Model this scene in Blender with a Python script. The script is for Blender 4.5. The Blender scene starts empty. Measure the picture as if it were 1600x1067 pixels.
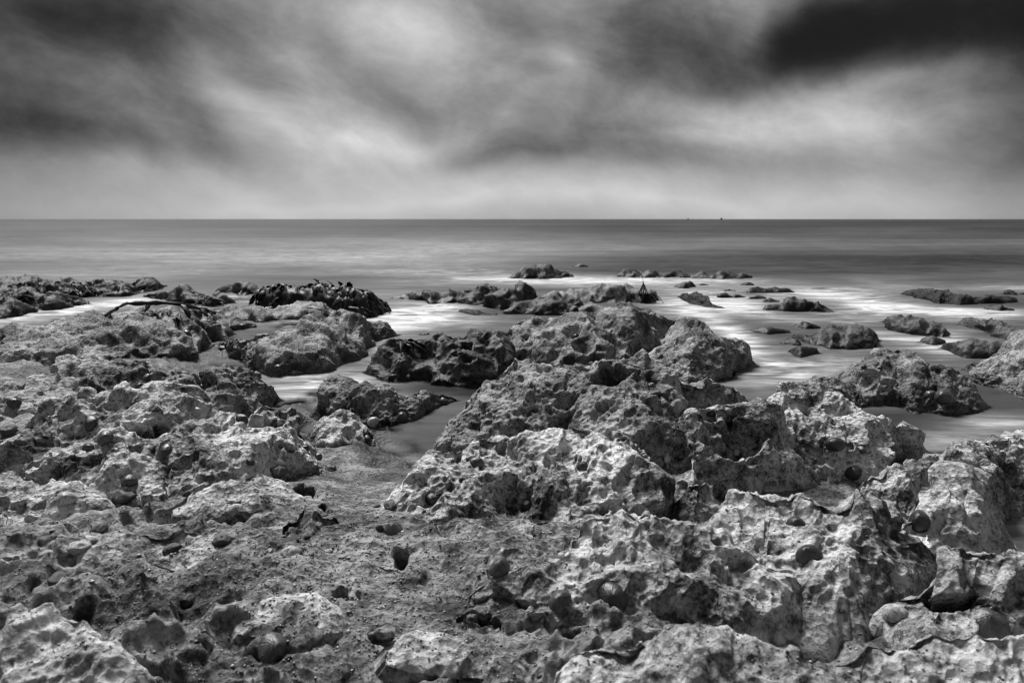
import bpy, math, random, time
import numpy as np
from mathutils import Vector, Matrix
from concurrent.futures import ThreadPoolExecutor
T0 = time.time()
random.seed(7); rng = np.random.default_rng(7)
scene = bpy.context.scene
COL = scene.collection
R = math.radians

# ------------------------------------------------------------------ camera
FPX, CX, CY = 1067.0, 800.0, 533.5          # photograph is 1600 x 1067, 24 mm on full frame
CAM_H, PITCH = 0.75, math.atan(191.0/1067.0)
cam_data = bpy.data.cameras.new('camera')
cam_data.sensor_width = 36; cam_data.lens = 24.0
cam_data.clip_start = 0.05; cam_data.clip_end = 60000
cam_data.dof.use_dof = True; cam_data.dof.focus_distance = 1.6; cam_data.dof.aperture_fstop = 6.3
cam = bpy.data.objects.new('camera', cam_data); COL.objects.link(cam)
cam.location = (0, 0, CAM_H); cam.rotation_euler = (math.pi/2 - PITCH, 0, 0)
scene.camera = cam

# ------------------------------------------------------------------ world: overcast sky, broken cloud
SUN_EL, SUN_AZ = 55.0, -30.0                # azimuth from +Y (out to sea), negative = left
world = bpy.data.worlds.new('World'); scene.world = world; world.use_nodes = True
wn, wl = world.node_tree.nodes, world.node_tree.links
wn.clear()
class NT:
    def __init__(s, tree): s.n, s.l = tree.nodes, tree.links
    def add(s, typ, **kw):
        n = s.n.new(typ)
        for k, v in kw.items(): setattr(n, k, v)
        return n
    def put(s, sock, v):
        if isinstance(v, bpy.types.NodeSocket): s.l.new(v, sock)
        elif v is not None: sock.default_value = v
    def math(s, op, a, b=None, c=None, clamp=False):
        n = s.add('ShaderNodeMath', operation=op, use_clamp=clamp)
        s.put(n.inputs[0], a)
        if b is not None: s.put(n.inputs[1], b)
        if c is not None: s.put(n.inputs[2], c)
        return n.outputs[0]
    def vmath(s, op, a, b=None, scale=None):
        n = s.add('ShaderNodeVectorMath', operation=op)
        s.put(n.inputs[0], a)
        if b is not None: s.put(n.inputs[1], b)
        if scale is not None: s.put(n.inputs['Scale'], scale)
        return n.outputs[0]
    def noise(s, vec, scale, detail=4, rough=.55, dist=0.0, lac=2.0):
        n = s.add('ShaderNodeTexNoise'); s.put(n.inputs['Vector'], vec)
        n.inputs['Scale'].default_value = scale; n.inputs['Detail'].default_value = detail
        n.inputs['Roughness'].default_value = rough; n.inputs['Distortion'].default_value = dist
        n.inputs['Lacunarity'].default_value = lac
        return n
    def maprange(s, v, a, b, c=0.0, d=1.0, smooth=False):
        n = s.add('ShaderNodeMapRange'); s.put(n.inputs[0], v)
        if smooth: n.interpolation_type = 'SMOOTHSTEP'
        for i, q in enumerate((a, b, c, d)): s.put(n.inputs[i+1], q)
        return n.outputs[0]
    def mix(s, f, a, b):
        n = s.add('ShaderNodeMix', data_type='FLOAT'); s.put(n.inputs[0], f); s.put(n.inputs[2], a); s.put(n.inputs[3], b)
        return n.outputs[0]
W = NT(world.node_tree)
tc = W.add('ShaderNodeTexCoord')
sep = W.add('ShaderNodeSeparateXYZ'); W.put(sep.inputs[0], tc.outputs['Generated'])
az = W.math('ARCTAN2', sep.outputs[0], sep.outputs[1])
el = W.math('ARCSINE', W.math('MAXIMUM', W.math('MINIMUM', sep.outputs[2], 1.0), -1.0))
uv = W.add('ShaderNodeCombineXYZ'); W.put(uv.inputs[0], az); W.put(uv.inputs[1], el)
warp = W.noise(tc.outputs['Generated'], 4.0, 3, .45)
wv = W.vmath('SUBTRACT', warp.outputs['Color'], (0.5, 0.5, 0.5))
uvw = W.vmath('ADD', uv.outputs[0], W.vmath('MULTIPLY', wv, (0.13, 0.09, 0.0)))
def pix_dir(px, py):
    xn, yn = (px-CX)/FPX, (CY-py)/FPX
    d = Vector((xn, math.cos(PITCH)+yn*math.sin(PITCH), -math.sin(PITCH)+yn*math.cos(PITCH))).normalized()
    return math.atan2(d.x, d.y), math.asin(d.z)
# the cloud masses: where, how wide, how tall, how tilted, how much darker (-) or paler (+) than the veil between them
CLOUDS = [
 (-60,130,230,190,0,-.20), (100,195,190,50,-10,-.16), (40,10,240,70,0,-.24), (270,50,160,50,-20,-.14),
 (340,195,130,40,-38,-.10), (180,255,120,22,-8,.04), (70,120,120,34,-15,.04),
 (335,100,52,30,-50,.12), (390,160,100,40,-42,.10), (520,205,150,42,-12,.16), (640,235,130,24,0,.08), (270,215,130,18,-32,.07),(250,265,260,22,0,.10),
 (580,40,110,60,-25,.10), (700,60,110,60,-20,.10),(600,130,80,34,-25,-.08), (640,30,60,40,0,.06),
 (430,30,130,46,-20,-.06), (450,90,80,30,-20,.05),
 (872,112,38,26,-45,.18), (800,40,80,40,-30,-.12), (940,60,90,70,-10,-.10), (1075,70,110,56,-8,-.22), (1040,135,170,34,-4,-.12),
 (760,160,120,40,-20,-.06), (820,246,130,22,0,-.20), (950,205,150,22,0,-.14), (785,190,30,18,-40,.08),
 (1190,40,40,50,-60,.20), (1240,150,150,40,0,.08), (1060,207,90,12,0,.10),
 (1540,10,330,72,0,-.32), (1300,50,120,44,10,-.26), (1620,36,260,80,0,-.26), (1420,112,130,26,4,.16), (1410,180,200,44,0,.16), (1190,180,150,26,0,.12),
 (1640,210,110,110,0,-.26), (1090,245,120,16,0,-.08), (1300,250,200,20,0,-.02),
 (500,318,1000,44,0,.12), (1050,314,900,44,0,.12), (560,190,110,34,-14,.06),
]
tone = None
for (px, py, sx, sy, rot, amp) in CLOUDS:
    if not amp: continue
    a, e = pix_dir(px, py)
    mp = W.add('ShaderNodeMapping', vector_type='TEXTURE')
    W.put(mp.inputs['Vector'], uvw)
    mp.inputs['Location'].default_value = (a, e, 0)
    mp.inputs['Rotation'].default_value = (0, 0, R(rot))
    mp.inputs['Scale'].default_value = (sx*1.75/FPX, sy*1.75/FPX, 1)
    g = W.add('ShaderNodeTexGradient', gradient_type='QUADRATIC_SPHERE'); W.put(g.inputs[0], mp.outputs[0])
    tone = W.math('MULTIPLY_ADD', W.math('POWER', g.outputs['Fac'], .72), amp*1.08, 0.60 if tone is None else tone)
st = W.add('ShaderNodeMapping', vector_type='TEXTURE'); W.put(st.inputs['Vector'], uvw)
st.inputs['Rotation'].default_value = (0, 0, R(-12)); st.inputs['Scale'].default_value = (1.0, .6, 1)
n1 = W.noise(st.outputs[0], 7.0, 8, .58, .2)
n2 = W.noise(st.outputs[0], 13, 8, .66)
nf_ = W.maprange(el, .0, .13, .3, 1.0, True)
tone = W.math('ADD', tone, W.math('MULTIPLY', W.math('MULTIPLY', W.math('SUBTRACT', n1.outputs['Fac'], .5), .34), nf_))
tone = W.math('ADD', tone, W.math('MULTIPLY', W.math('MULTIPLY', W.math('SUBTRACT', n2.outputs['Fac'], .5), .24), nf_))
# towards the unseen zenith the deck evens to a darker grey, lowered to deepen shade
tone = W.mix(W.maprange(el, .30, .75, 0, 1, True), tone, .42)
smx = W.add('ShaderNodeMath', operation='SMOOTH_MAX'); W.put(smx.inputs[0], W.math('MINIMUM', tone, .88)); smx.inputs[1].default_value = .14; smx.inputs[2].default_value = .22; tone = smx.outputs[0]
cloud = W.math('POWER', tone, 2.3)
sky = W.add('ShaderNodeTexSky', sky_type='NISHITA', sun_disc=False)
sky.sun_elevation = R(SUN_EL); sky.sun_rotation = R(SUN_AZ); sky.air_density = 1; sky.dust_density = 4
bw = W.add('ShaderNodeRGBToBW'); W.put(bw.inputs[0], sky.outputs[0])
SKY_S = 0.10
skyv = W.math('MULTIPLY', bw.outputs[0], .002)
val = W.math('MULTIPLY_ADD', cloud, 0.215/SKY_S, skyv)
bg = W.add('ShaderNodeBackground'); W.put(bg.inputs[0], val); bg.inputs[1].default_value = SKY_S
wo = W.add('ShaderNodeOutputWorld'); W.put(wo.inputs[0], bg.outputs[0])
world.cycles.sampling_method = 'MANUAL'; world.cycles.sample_map_resolution = 512

sun_d = bpy.data.lights.new('sun', 'SUN'); sun_d.energy = 1.5; sun_d.angle = R(20); sun_d.color = (1, 1, 1)
sun = bpy.data.objects.new('sun', sun_d); COL.objects.link(sun)
sd = Vector((math.sin(R(SUN_AZ))*math.cos(R(SUN_EL)), math.cos(R(SUN_AZ))*math.cos(R(SUN_EL)), math.sin(R(SUN_EL))))
sun.rotation_euler = sd.to_track_quat('Z', 'Y').to_euler()
vs = scene.view_settings
vs.view_transform = 'Standard'; vs.look = 'None'; vs.gamma = 1.0; vs.use_curve_mapping = False
vs.exposure = 2.2
scene.cycles.filter_width = 1.1
scene.cycles.pixel_filter_type = 'BLACKMAN_HARRIS'
scene.cycles.max_bounces = 4; scene.cycles.diffuse_bounces = 1; scene.cycles.glossy_bounces = 2
scene.cycles.transparent_max_bounces = 8; scene.cycles.caustics_reflective = False

# ------------------------------------------------------------------ projection helpers
CT, ST = math.cos(PITCH), math.sin(PITCH)
def ray(px, py):
    px, py = np.asarray(px, float), np.asarray(py, float)
    xn, yn = (px-CX)/FPX, (CY-py)/FPX
    return np.stack([xn, CT+yn*ST, -ST+yn*CT], -1)
def project(P):
    x, y, z = P[..., 0], P[..., 1], P[..., 2]-CAM_H
    dep = np.maximum(y*CT - z*ST, 1e-4)
    up = y*ST + z*CT
    return CX+FPX*x/dep, CY-FPX*up/dep, dep
def on_plane(px, py, z):
    d = ray(px, py); t = (z-CAM_H)/np.minimum(d[..., 2], -1e-4)
    return d[..., 0]*t, d[..., 1]*t

# ------------------------------------------------------------------ numpy noise
POOL = ThreadPoolExecutor(4)
def chunked(f, P, n=40000):
    parts = [P[i:i+n] for i in range(0, len(P), n)]
    return np.concatenate(list(POOL.map(f, parts))) if parts else np.zeros(0)
def _h(ix, iy, iz, seed):
    with np.errstate(over='ignore'):
        h = ix.astype(np.uint32)*np.uint32(374761393) ^ iy.astype(np.uint32)*np.uint32(668265263) ^ iz.astype(np.uint32)*np.uint32(2147483647-18) ^ np.uint32(seed*69069+1)
        h = (h ^ (h >> np.uint32(13)))*np.uint32(1274126177)
        h = (h ^ (h >> np.uint32(15)))*np.uint32(2246822519)
        return h ^ (h >> np.uint32(16))
def vnoise(P, seed=0):
    I = np.floor(P).astype(np.int64); F = (P-I).astype(np.float32)
    F = F*F*F*(F*(F*6-15)+10)
    out = 0
    for a in (0, 1):
        wx = F[:, 0] if a else 1-F[:, 0]
        for b in (0, 1):
            wy = F[:, 1] if b else 1-F[:, 1]
            for c in (0, 1):
                wz = F[:, 2] if c else 1-F[:, 2]
                out = out + wx*wy*wz*(_h(I[:, 0]+a, I[:, 1]+b, I[:, 2]+c, seed).astype(np.float32)*(2/4294967296.0)-1)
    return out
_R1 = np.array([[.36, .48, -.8], [-.8, .60, 0], [.48, .64, .60]])
def fbm(P, oct=4, gain=.5, seed=0):
    s, a, n = 0, 1.0, 0
    for o in range(oct):
        P = P@_R1.T; s = s + a*vnoise(P*(2.03**o)+o*17.3, seed+o); n += a; a *= gain
    return s/n*1.6
def cells(P, seed=0):
    """distance to nearest and second nearest feature point, and a random number of the nearest"""
    I = np.floor(P).astype(np.int64); F = (P-I).astype(np.float32)
    f1 = np.full(len(P), 9., np.float32); f2 = f1.copy(); rid = np.zeros(len(P), np.float32)
    for a in (-1, 0, 1):
        for b in (-1, 0, 1):
            for c in (-1, 0, 1):
                h = _h(I[:, 0]+a, I[:, 1]+b, I[:, 2]+c, seed)
                dx = a+(h & np.uint32(1023)).astype(np.float32)/1023-F[:, 0]
                dy = b+((h >> np.uint32(10)) & np.uint32(1023)).astype(np.float32)/1023-F[:, 1]
                dz = c+((h >> np.uint32(20)) & np.uint32(1023)).astype(np.float32)/1023-F[:, 2]
                d = dx*dx+dy*dy+dz*dz
                near = d < f1
                f2 = np.where(near, f1, np.minimum(f2, d))
                rid = np.where(near, ((h*np.uint32(2654435761)) >> np.uint32(8)).astype(np.float32)/16777216.0, rid)
                f1 = np.where(near, d, f1)
    return np.sqrt(f1), np.sqrt(f2), rid
def cups(P, seed, w=.42, sharp=.75, power=1.6):
    """scalloped hollows that meet in thin ridges; 0 on the ridges, down to about -1"""
    def f(Q):
        a, b, r = cells(Q, seed)
        return -(.12+.88*r**power)*np.clip((b-a)/w, 0, 1)**sharp
    return chunked(f, P)
def sstep(a, b, x):
    t = np.clip((x-a)/(b-a), 0, 1); return t*t*(3-2*t)

def bites(P, seed, rmin=.35, rmax=.95, pw=.8, keep=1.0, deep=1.0):
    """union of round bites out of the surface, sharp rims where they meet; 0 .. -1"""
    def f(Q):
        Q = Q@(_R1 if seed % 2 else _R1.T)
        I = np.floor(Q).astype(np.int64); F = (Q-I).astype(np.float32)
        out = np.zeros(len(Q), np.float32)
        for a in (-1, 0, 1):
            for b in (-1, 0, 1):
                for c in (-1, 0, 1):
                    h = _h(I[:, 0]+a, I[:, 1]+b, I[:, 2]+c, seed)
                    dx = a+(h & np.uint32(1023)).astype(np.float32)/1023-F[:, 0]
                    dy = b+((h >> np.uint32(10)) & np.uint32(1023)).astype(np.float32)/1023-F[:, 1]
                    dz = c+((h >> np.uint32(20)) & np.uint32(1023)).astype(np.float32)/1023-F[:, 2]
                    with np.errstate(over='ignore'):
                        rr = ((h*np.uint32(2654435761)) >> np.uint32(8)).astype(np.float32)/16777216.0
                    r = rmin+(rmax-rmin)*rr
                    k = 1-(dx*dx+dy*dy+dz*dz)/(r*r)
                    if keep < 1: k = np.where((rr*7.13 % 1.0) < keep, k, 0)
                    out = np.maximum(out, r/rmax*np.clip(k, 0, 1)**pw)
        return -out
    return chunked(f, P)
def relief(P, cs=1.0, seed=0, big=1.0, fine=1.0):
    """the eaten-away surface of the limestone: metres of displacement along the normal"""
    P = P.astype(np.float64)
    wx = chunked(lambda Q: np.stack([vnoise(Q*13, seed+50), vnoise(Q*13+31, seed+51), vnoise(Q*13+77, seed+52)], -1)*.012
                 + np.stack([vnoise(Q*60, seed+53), vnoise(Q*60+31, seed+54), vnoise(Q*60+77, seed+55)], -1)*.003, P)
    Q = (P+wx*cs)/cs
    m = chunked(lambda q: .8+.6*fbm(q*3.1, 2, .5, seed+9), Q)
    m = np.clip(m, .2, 1.4)
    m2 = np.clip(chunked(lambda q: .75+.9*fbm(q*6+40, 2, .5, seed+8), Q), .1, 1.4)
    d = chunked(lambda q: fbm(q*3.6, 3, .5, seed), Q)*.030*big
    rid = chunked(lambda q: 1-np.abs(fbm(q*6.5, 3, .5, seed+3)), Q)
    d += (rid-.72)*.028*big
    d += .030*big
    d += bites(Q*7.0, seed+11, .35, .95, .75, .8)*.028*big*m
    d += bites(Q*14+3, seed+12, .3, .95, .65, .8)*.027*m
    d += bites(Q*27+5, seed+13, .3, .9, .6, .85)*.019*fine*m2
    d += bites(Q*68+5, seed+14, .3, .9, .75, .8)*.0085*fine*(1.5-.6*m2)
    d += chunked(lambda q: fbm(q*60, 3, .55, seed+21), Q)*.0022*fine
    d += .017*fine
    return d*cs

# ------------------------------------------------------------------ materials
MATS = {}
def new_mat(name):
    m = bpy.data.materials.new(name); m.use_nodes = True; m.node_tree.nodes.clear(); MATS[name] = m
    t = NT(m.node_tree); b = t.add('ShaderNodeBsdfPrincipled'); o = t.add('ShaderNodeOutputMaterial')
    t.put(o.inputs[0], b.outputs[0]); return m, t, b
def rock_mat(name, lo, hi, mid=.5, wet=.0, sand=0.0, bump=.9):
    m, t, b = new_mat(name)
    g = t.add('ShaderNodeNewGeometry'); P = g.outputs['Position']
    a = t.noise(P, 6, 6, .62, .6).outputs['Fac']
    c = t.noise(P, 26, 6, .68, .8).outputs['Fac']
    f = t.noise(P, 150, 5, .7, .3).outputs['Fac']
    v = t.math('ADD', t.math('MULTIPLY', a, .55), t.math('ADD', t.math('MULTIPLY', c, .38), t.math('MULTIPLY', f, .21)))
    v = t.maprange(v, mid-.13+.07, mid+.13+.07, 0, 1, True)
    col = t.mix(v, lo, hi)
    # small dark algae spots and pale barnacle flecks
    sp = t.noise(P, 75, 3, .5).outputs['Fac']
    col = t.math('MULTIPLY', col, t.maprange(sp, .34, .46, .45, 1.0, True))
    vo = t.add('ShaderNodeTexVoronoi'); t.put(vo.inputs['Vector'], P); vo.inputs['Scale'].default_value = 170
    fl = t.math('MULTIPLY', t.maprange(vo.outputs['Distance'], .12, .26, 1, 0, True), t.maprange(t.noise(P, 14, 3).outputs['Fac'], .52, .62, 0, 1, True))
    col = t.mix(t.math('MULTIPLY', fl, .5), col, .5)
    # the band the sea keeps wet
    sz = t.add('ShaderNodeSeparateXYZ'); t.put(sz.inputs[0], P)
    zz = t.math('ADD', sz.outputs[2], t.math('MULTIPLY', t.math('SUBTRACT', a, .5), .10))
    wetf = t.maprange(zz, .015, .075, 1, 0, True)
    col = t.math('MULTIPLY', col, t.mix(wetf, 1.0, .42))
    cc = t.add('ShaderNodeCombineColor')
    for i in range(3): t.put(cc.inputs[i], col)
    t.put(b.inputs['Base Color'], cc.outputs[0])
    t.put(b.inputs['Roughness'], t.math('SUBTRACT', t.mix(wetf, .66-wet*.06, .46), t.math('MULTIPLY', t.math('SUBTRACT', f, .5), .5)))
    b.inputs['Specular IOR Level'].default_value = .26-.10*wet
    hh = t.math('ADD', t.math('MULTIPLY', f, 1.0), t.math('MULTIPLY', t.noise(P, 420, 4, .7).outputs['Fac'], .5))
    vo2 = t.add('ShaderNodeTexVoronoi', feature='F1'); t.put(vo2.inputs['Vector'], P); vo2.inputs['Scale'].default_value = 95
    hh = t.math('ADD', hh, t.math('MULTIPLY', t.math('MULTIPLY', vo2.outputs['Distance'], vo2.outputs['Distance']), 1.3))
    bp = t.add('ShaderNodeBump'); bp.inputs['Strength'].default_value = bump; bp.inputs['Distance'].default_value = .005
    t.put(bp.inputs['Height'], hh); t.put(b.inputs['Normal'], bp.outputs[0])
    return m
rock_mat('limestone_pale', .018, .62, .51, bump=.9)
rock_mat('limestone_grey', .018, .34, .52, bump=.65)
rock_mat('limestone_dark', .010, .13, .54, 1.0, bump=.3)
rock_mat('limestone_black', .008, .055, .54, 1.0)
rock_mat('gritty_shelf', .024, .33, .52, .3)
def plain_mat(name, lo, hi, scale, rough, spec=.5, bump=.3, bd=.002, stretch=None, radial=False):  # small things
    m, t, b = new_mat(name)
    tcn = t.add('ShaderNodeTexCoord'); V = tcn.outputs['Object']
    if stretch: V = t.vmath('MULTIPLY', V, stretch)
    a = t.noise(V, scale, 6, .65, .5).outputs['Fac']
    if radial:
        sx = t.add('ShaderNodeSeparateXYZ'); t.put(sx.inputs[0], V)
        an = t.math('ARCTAN2', sx.outputs[1], sx.outputs[0]); rr = t.vmath('LENGTH', V)
        ln = t.add('ShaderNodeVectorMath', operation='LENGTH'); t.put(ln.inputs[0], V)
        cb = t.add('ShaderNodeCombineXYZ'); t.put(cb.inputs[0], an); t.put(cb.inputs[1], t.math('MULTIPLY', ln.outputs['Value'], .5))
        st_n = t.noise(cb.outputs[0], 4.5, 4, .7).outputs['Fac']
        cb2 = t.add('ShaderNodeCombineXYZ'); t.put(cb2.inputs[0], t.math('MULTIPLY', an, .15)); t.put(cb2.inputs[1], ln.outputs['Value'])
        rg = t.noise(cb2.outputs[0], 14, 3, .6).outputs['Fac']
        a = t.math('ADD', t.math('MULTIPLY', a, .4), t.math('ADD', t.math('MULTIPLY', st_n, .3), t.math('MULTIPLY', rg, .3)))
    col = t.mix(t.maprange(a, .35, .65, 0, 1, True), lo, hi)
    cc = t.add('ShaderNodeCombineColor')
    for i in range(3): t.put(cc.inputs[i], col)
    t.put(b.inputs['Base Color'], cc.outputs[0])
    b.inputs['Roughness'].default_value = rough; b.inputs['Specular IOR Level'].default_value = spec
    bp = t.add('ShaderNodeBump'); bp.inputs['Strength'].default_value = bump; bp.inputs['Distance'].default_value = bd
    t.put(bp.inputs['Height'], a); t.put(b.inputs['Normal'], bp.outputs[0])
    return m
plain_mat('shell_dark', 0.005, 0.04, 5, .29, .5, .8, .004, radial=True)
plain_mat('shell_mid', 0.010, 0.09, 5, .29, .5, .8, .004, radial=True)
plain_mat('shell_pale', 0.08, 0.5, 5, .29, .5, .8, .004, radial=True)
plain_mat('stone_dark', .015, .06, 60, .5, .5, .6, .002)
plain_mat('stone_pale', .10, .42, 30, .45, .5, .5, .002)
plain_mat('kelp_black', .005, .018, 18, .50, .16, .3, .002)
plain_mat('kelp_olive', .014, .05, 22, .46, .24, .3, .002)
plain_mat('boat_dark', .02, .05, 2, .5)

# ------------------------------------------------------------------ object helpers
def tag(o, label=None, cat=None, group=None, kind=None):
    if label: o['label'] = label
    if cat: o['category'] = cat
    if group: o['group'] = group
    if kind: o['kind'] = kind
    return o
def grid_faces(nr, nc):
    i = np.arange(nr*nc).reshape(nr, nc)
    return np.stack([i[:-1, :-1], i[:-1, 1:], i[1:, 1:], i[1:, :-1]], -1).reshape(-1, 4)
def np_mesh(name, V, F, smooth=True):
    V = np.ascontiguousarray(V, np.float32); F = np.ascontiguousarray(F, np.int32); k = F.shape[1]
    me = bpy.data.meshes.new(name)
    me.vertices.add(len(V)); me.vertices.foreach_set('co', V.ravel())
    me.loops.add(F.size); me.loops.foreach_set('vertex_index', F.ravel())
    me.polygons.add(len(F)); me.polygons.foreach_set('loop_start', np.arange(0, F.size, k, dtype=np.int32))
    me.update(calc_edges=True)
    if smooth: me.shade_smooth()
    return me
def link(name, me, mat=None, parent=None, loc=None):
    o = bpy.data.objects.new(name, me)
    if mat and not len(me.materials): me.materials.append(MATS[mat])
    COL.objects.link(o)
    if parent: o.parent = parent
    if loc is not None: o.location = loc
    return o
def grid_normals(G):
    du = np.gradient(G, axis=1); dv = np.gradient(G, axis=0)
    n = np.cross(du, dv); n /= np.maximum(np.linalg.norm(n, axis=-1, keepdims=True), 1e-9)
    return n

# ------------------------------------------------------------------ the lie of the shelf (smooth)
# (pixel x, pixel y, height above the water) of ground seen in the photograph
GP = [(610,742,-.015),(560,722,.02),(650,700,-.04),(700,640,-.05),(560,620,-.07),(480,600,-.08),(600,560,-.12),(800,610,-.10),(900,560,-.05),(420,610,.0),
 (380,650,.06),(480,745,.09),(330,660,.07),(150,590,.08),(0,620,.07),(250,570,.03),(100,540,.0),(0,560,.01),(250,520,-.02),(60,525,.0),(400,545,-.02),
 (0,480,-.09),(0,505,-.10),(60,498,-.10),(-80,510,-.10),(130,488,-.09),(370,514,-.08),(430,503,-.08),(345,529,-.06),(200,478,-.08),(150,480,-.08),(300,485,-.04),(400,480,-.05),(500,520,-.05),(650,500,-.15),(900,470,-.12),(1200,470,-.15),(1500,470,-.15),(1200,560,-.12),(1450,560,-.12),
 (900,520,-.04),(1020,500,-.06),(1250,600,-.10),(1500,680,-.11),(1430,700,-.06),(1300,735,.05),(1250,745,.065),(1430,745,.06),(1170,740,.07),(1100,720,.08),(1050,700,.06),
 (1590,830,-.06),(1640,845,-.06),(1610,800,-.05),(1560,790,-.01),(1600,760,.01),(1500,900,.12),(600,780,.10),(700,800,.12),(450,800,.14),(300,800,.15),(150,800,.15),(0,800,.15),(100,700,.11),(0,700,.10),
 (650,860,.15),(900,850,.14),(1040,800,.11),(1200,850,.14),(300,900,.19),(50,900,.19),(600,920,.18),(760,960,.16),(600,1040,.20),(300,1040,.21),(0,1040,.18),(850,1040,.17),(1250,960,.17),(1500,1050,.20),(1330,980,.17)]
gx, gy, gz = [], [], []
for (a, b, c) in GP:
    x, y = on_plane(a, b, c); gx.append(float(x)); gy.append(float(y)); gz.append(c)
for (x, y, z) in [(-2,.5,.20),(2,.5,.2),(0,0,.2),(-3,-3,.25),(3,-3,.25),(0,-5,.25),(-6,3,.04),(-6,6,-.15),(6,3,-.1),(7,7,-.2),(0,9,-.25),(-5,10,-.25),(5,11,-.3),(0,14,-.5),(-12,14,-.5),(12,14,-.5),(-10,0,.2),(10,0,.1),(-10,6,-.2),(3.4,1.9,.02),(2.6,1.3,.08)]:
    gx.append(x); gy.append(y); gz.append(z)
gx, gy, gz = map(np.array, (gx, gy, gz))
def rk(d): return np.sqrt(d*d+.05**2)
_A = rk(np.hypot(gx[:, None]-gx, gy[:, None]-gy)); _A[np.diag_indices(len(gx))] -= .05
_w = np.linalg.solve(np.block([[_A, np.ones((len(gx), 1))], [np.ones((1, len(gx))), np.zeros((1, 1))]]), np.append(gz, 0))
def ground(x, y):
    x, y = np.asarray(x, float), np.asarray(y, float); s = x.shape
    X, Y = x.ravel(), y.ravel(); out = np.full(X.shape, _w[-1])
    for i in range(len(gx)): out += _w[i]*rk(np.hypot(X-gx[i], Y-gy[i]))
    return np.clip(out, -.6, .3).reshape(s)

PLACED = []           # (object, vertex array) of every rock surface, for the holes and for what sits on them
# shelf sheet
def dens(lo, hi, step, far_lo, far_hi, n):
    return np.unique(np.concatenate([np.linspace(far_lo, lo, n), np.arange(lo, hi, step), np.linspace(hi, far_hi, n)]))
STEP = 1.9
tx = dens(-60, 1660, STEP, -1500, 3100, 50)
tx = np.concatenate([[-9000, -5000, -3000], tx, [4700, 6600, 10600]])
py = np.concatenate([np.linspace(440, 484, 16), np.arange(486, 600, 2.3), np.arange(601, 1230, STEP), np.linspace(1240, 2300, 40)])
rows = []
for q in py:
    x, y = on_plane(tx, np.full_like(tx, q), 0.10); rows.append(np.stack([x, y], -1))
last = rows[-1]
for yy in (-.1, -.6, -1.5, -3, -6): rows.append(np.stack([last[:, 0]*(1+2*abs(yy)), np.full(len(tx), yy)], -1))
XY = np.array(rows); Z = ground(XY[..., 0], XY[..., 1])
G = np.concatenate([XY, Z[..., None]], -1)
flat = G.reshape(-1, 3)
gdist = np.hypot(flat[:, 0], flat[:, 1])
r = relief(flat, 1.0, 400, .8, np.interp(gdist, [.9, 1.4, 2.0, 2.6], [1.45, 1.2, .6, .1]))
r -= r.mean()
fr = chunked(lambda q: fbm(q*np.array([2.2, 2.2, 0])+5, 3, .5, 77), flat)
sandy = sstep(.55, .0, np.hypot(flat[:, 0]+.50, (flat[:, 1]-1.75)*.8))*.75
sandy = np.maximum(sandy, .85*sstep(.45, .1, np.hypot((flat[:, 0]-.85)*.6, flat[:, 1]-1.75)))
gl = np.array([on_plane(a, b, .1) for a, b in ((640, 700), (600, 760), (570, 850), (600, 950), (640, 1060))], float)
gd = np.full(len(flat), 9.)
for a, b in zip(gl[:-1], gl[1:]):
    ab = b-a; tt = np.clip(((flat[:, :2]-a)@ab)/(ab@ab), 0, 1); gd = np.minimum(gd, np.hypot(*(flat[:, :2]-a-tt[:, None]*ab).T))
sandy = np.maximum(sandy, .62*sstep(.24, .05, gd))
r = r*(1-sandy)+.004*fr
flat = flat.copy(); # broken ledges and shallow basins of the near shelf
ff = chunked(lambda q: fbm(q*np.array([5, 6.5, 0])+11, 3, .5, 177), flat)
led = np.abs(ff-.05); r += (1-sandy)*(.020*sstep(.0, .10, ff)-.016*sstep(-.12, -.30, ff)*0-.018*np.clip(1-led/.06, 0, 1))
rg_ = r.reshape(G.shape[:2])
for _ in range(2):
    rg_[:, 1:-1] = .25*rg_[:, :-2]+.5*rg_[:, 1:-1]+.25*rg_[:, 2:]
    rg_[1:-1] = .15*rg_[:-2]+.7*rg_[1:-1]+.15*rg_[2:]
rg_ = np.where(rg_ < -.05, -.05+(rg_+.05)*.4, rg_); r = rg_.ravel()*(1-.5*sstep(.05, .35, flat[:, 0])*sstep(2.2, 1.6, gdist))
flat[:, 2] += r+fr*.026-.055*sstep(.1, .45, flat[:, 0])*sstep(2.2, 1.6, gdist)*sstep(.5, .8, gdist)
# stone 'floor' never pokes through deep water
shelf = link('ground', np_mesh('ground', flat, grid_faces(*G.shape[:2])[:, ::-1]), 'gritty_shelf')
tag(shelf, 'pitted grey limestone shelf with grit between the rocks', None, None, 'structure')
PLACED.append((shelf, flat))
print('ground', time.time()-T0, len(flat))

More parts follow.
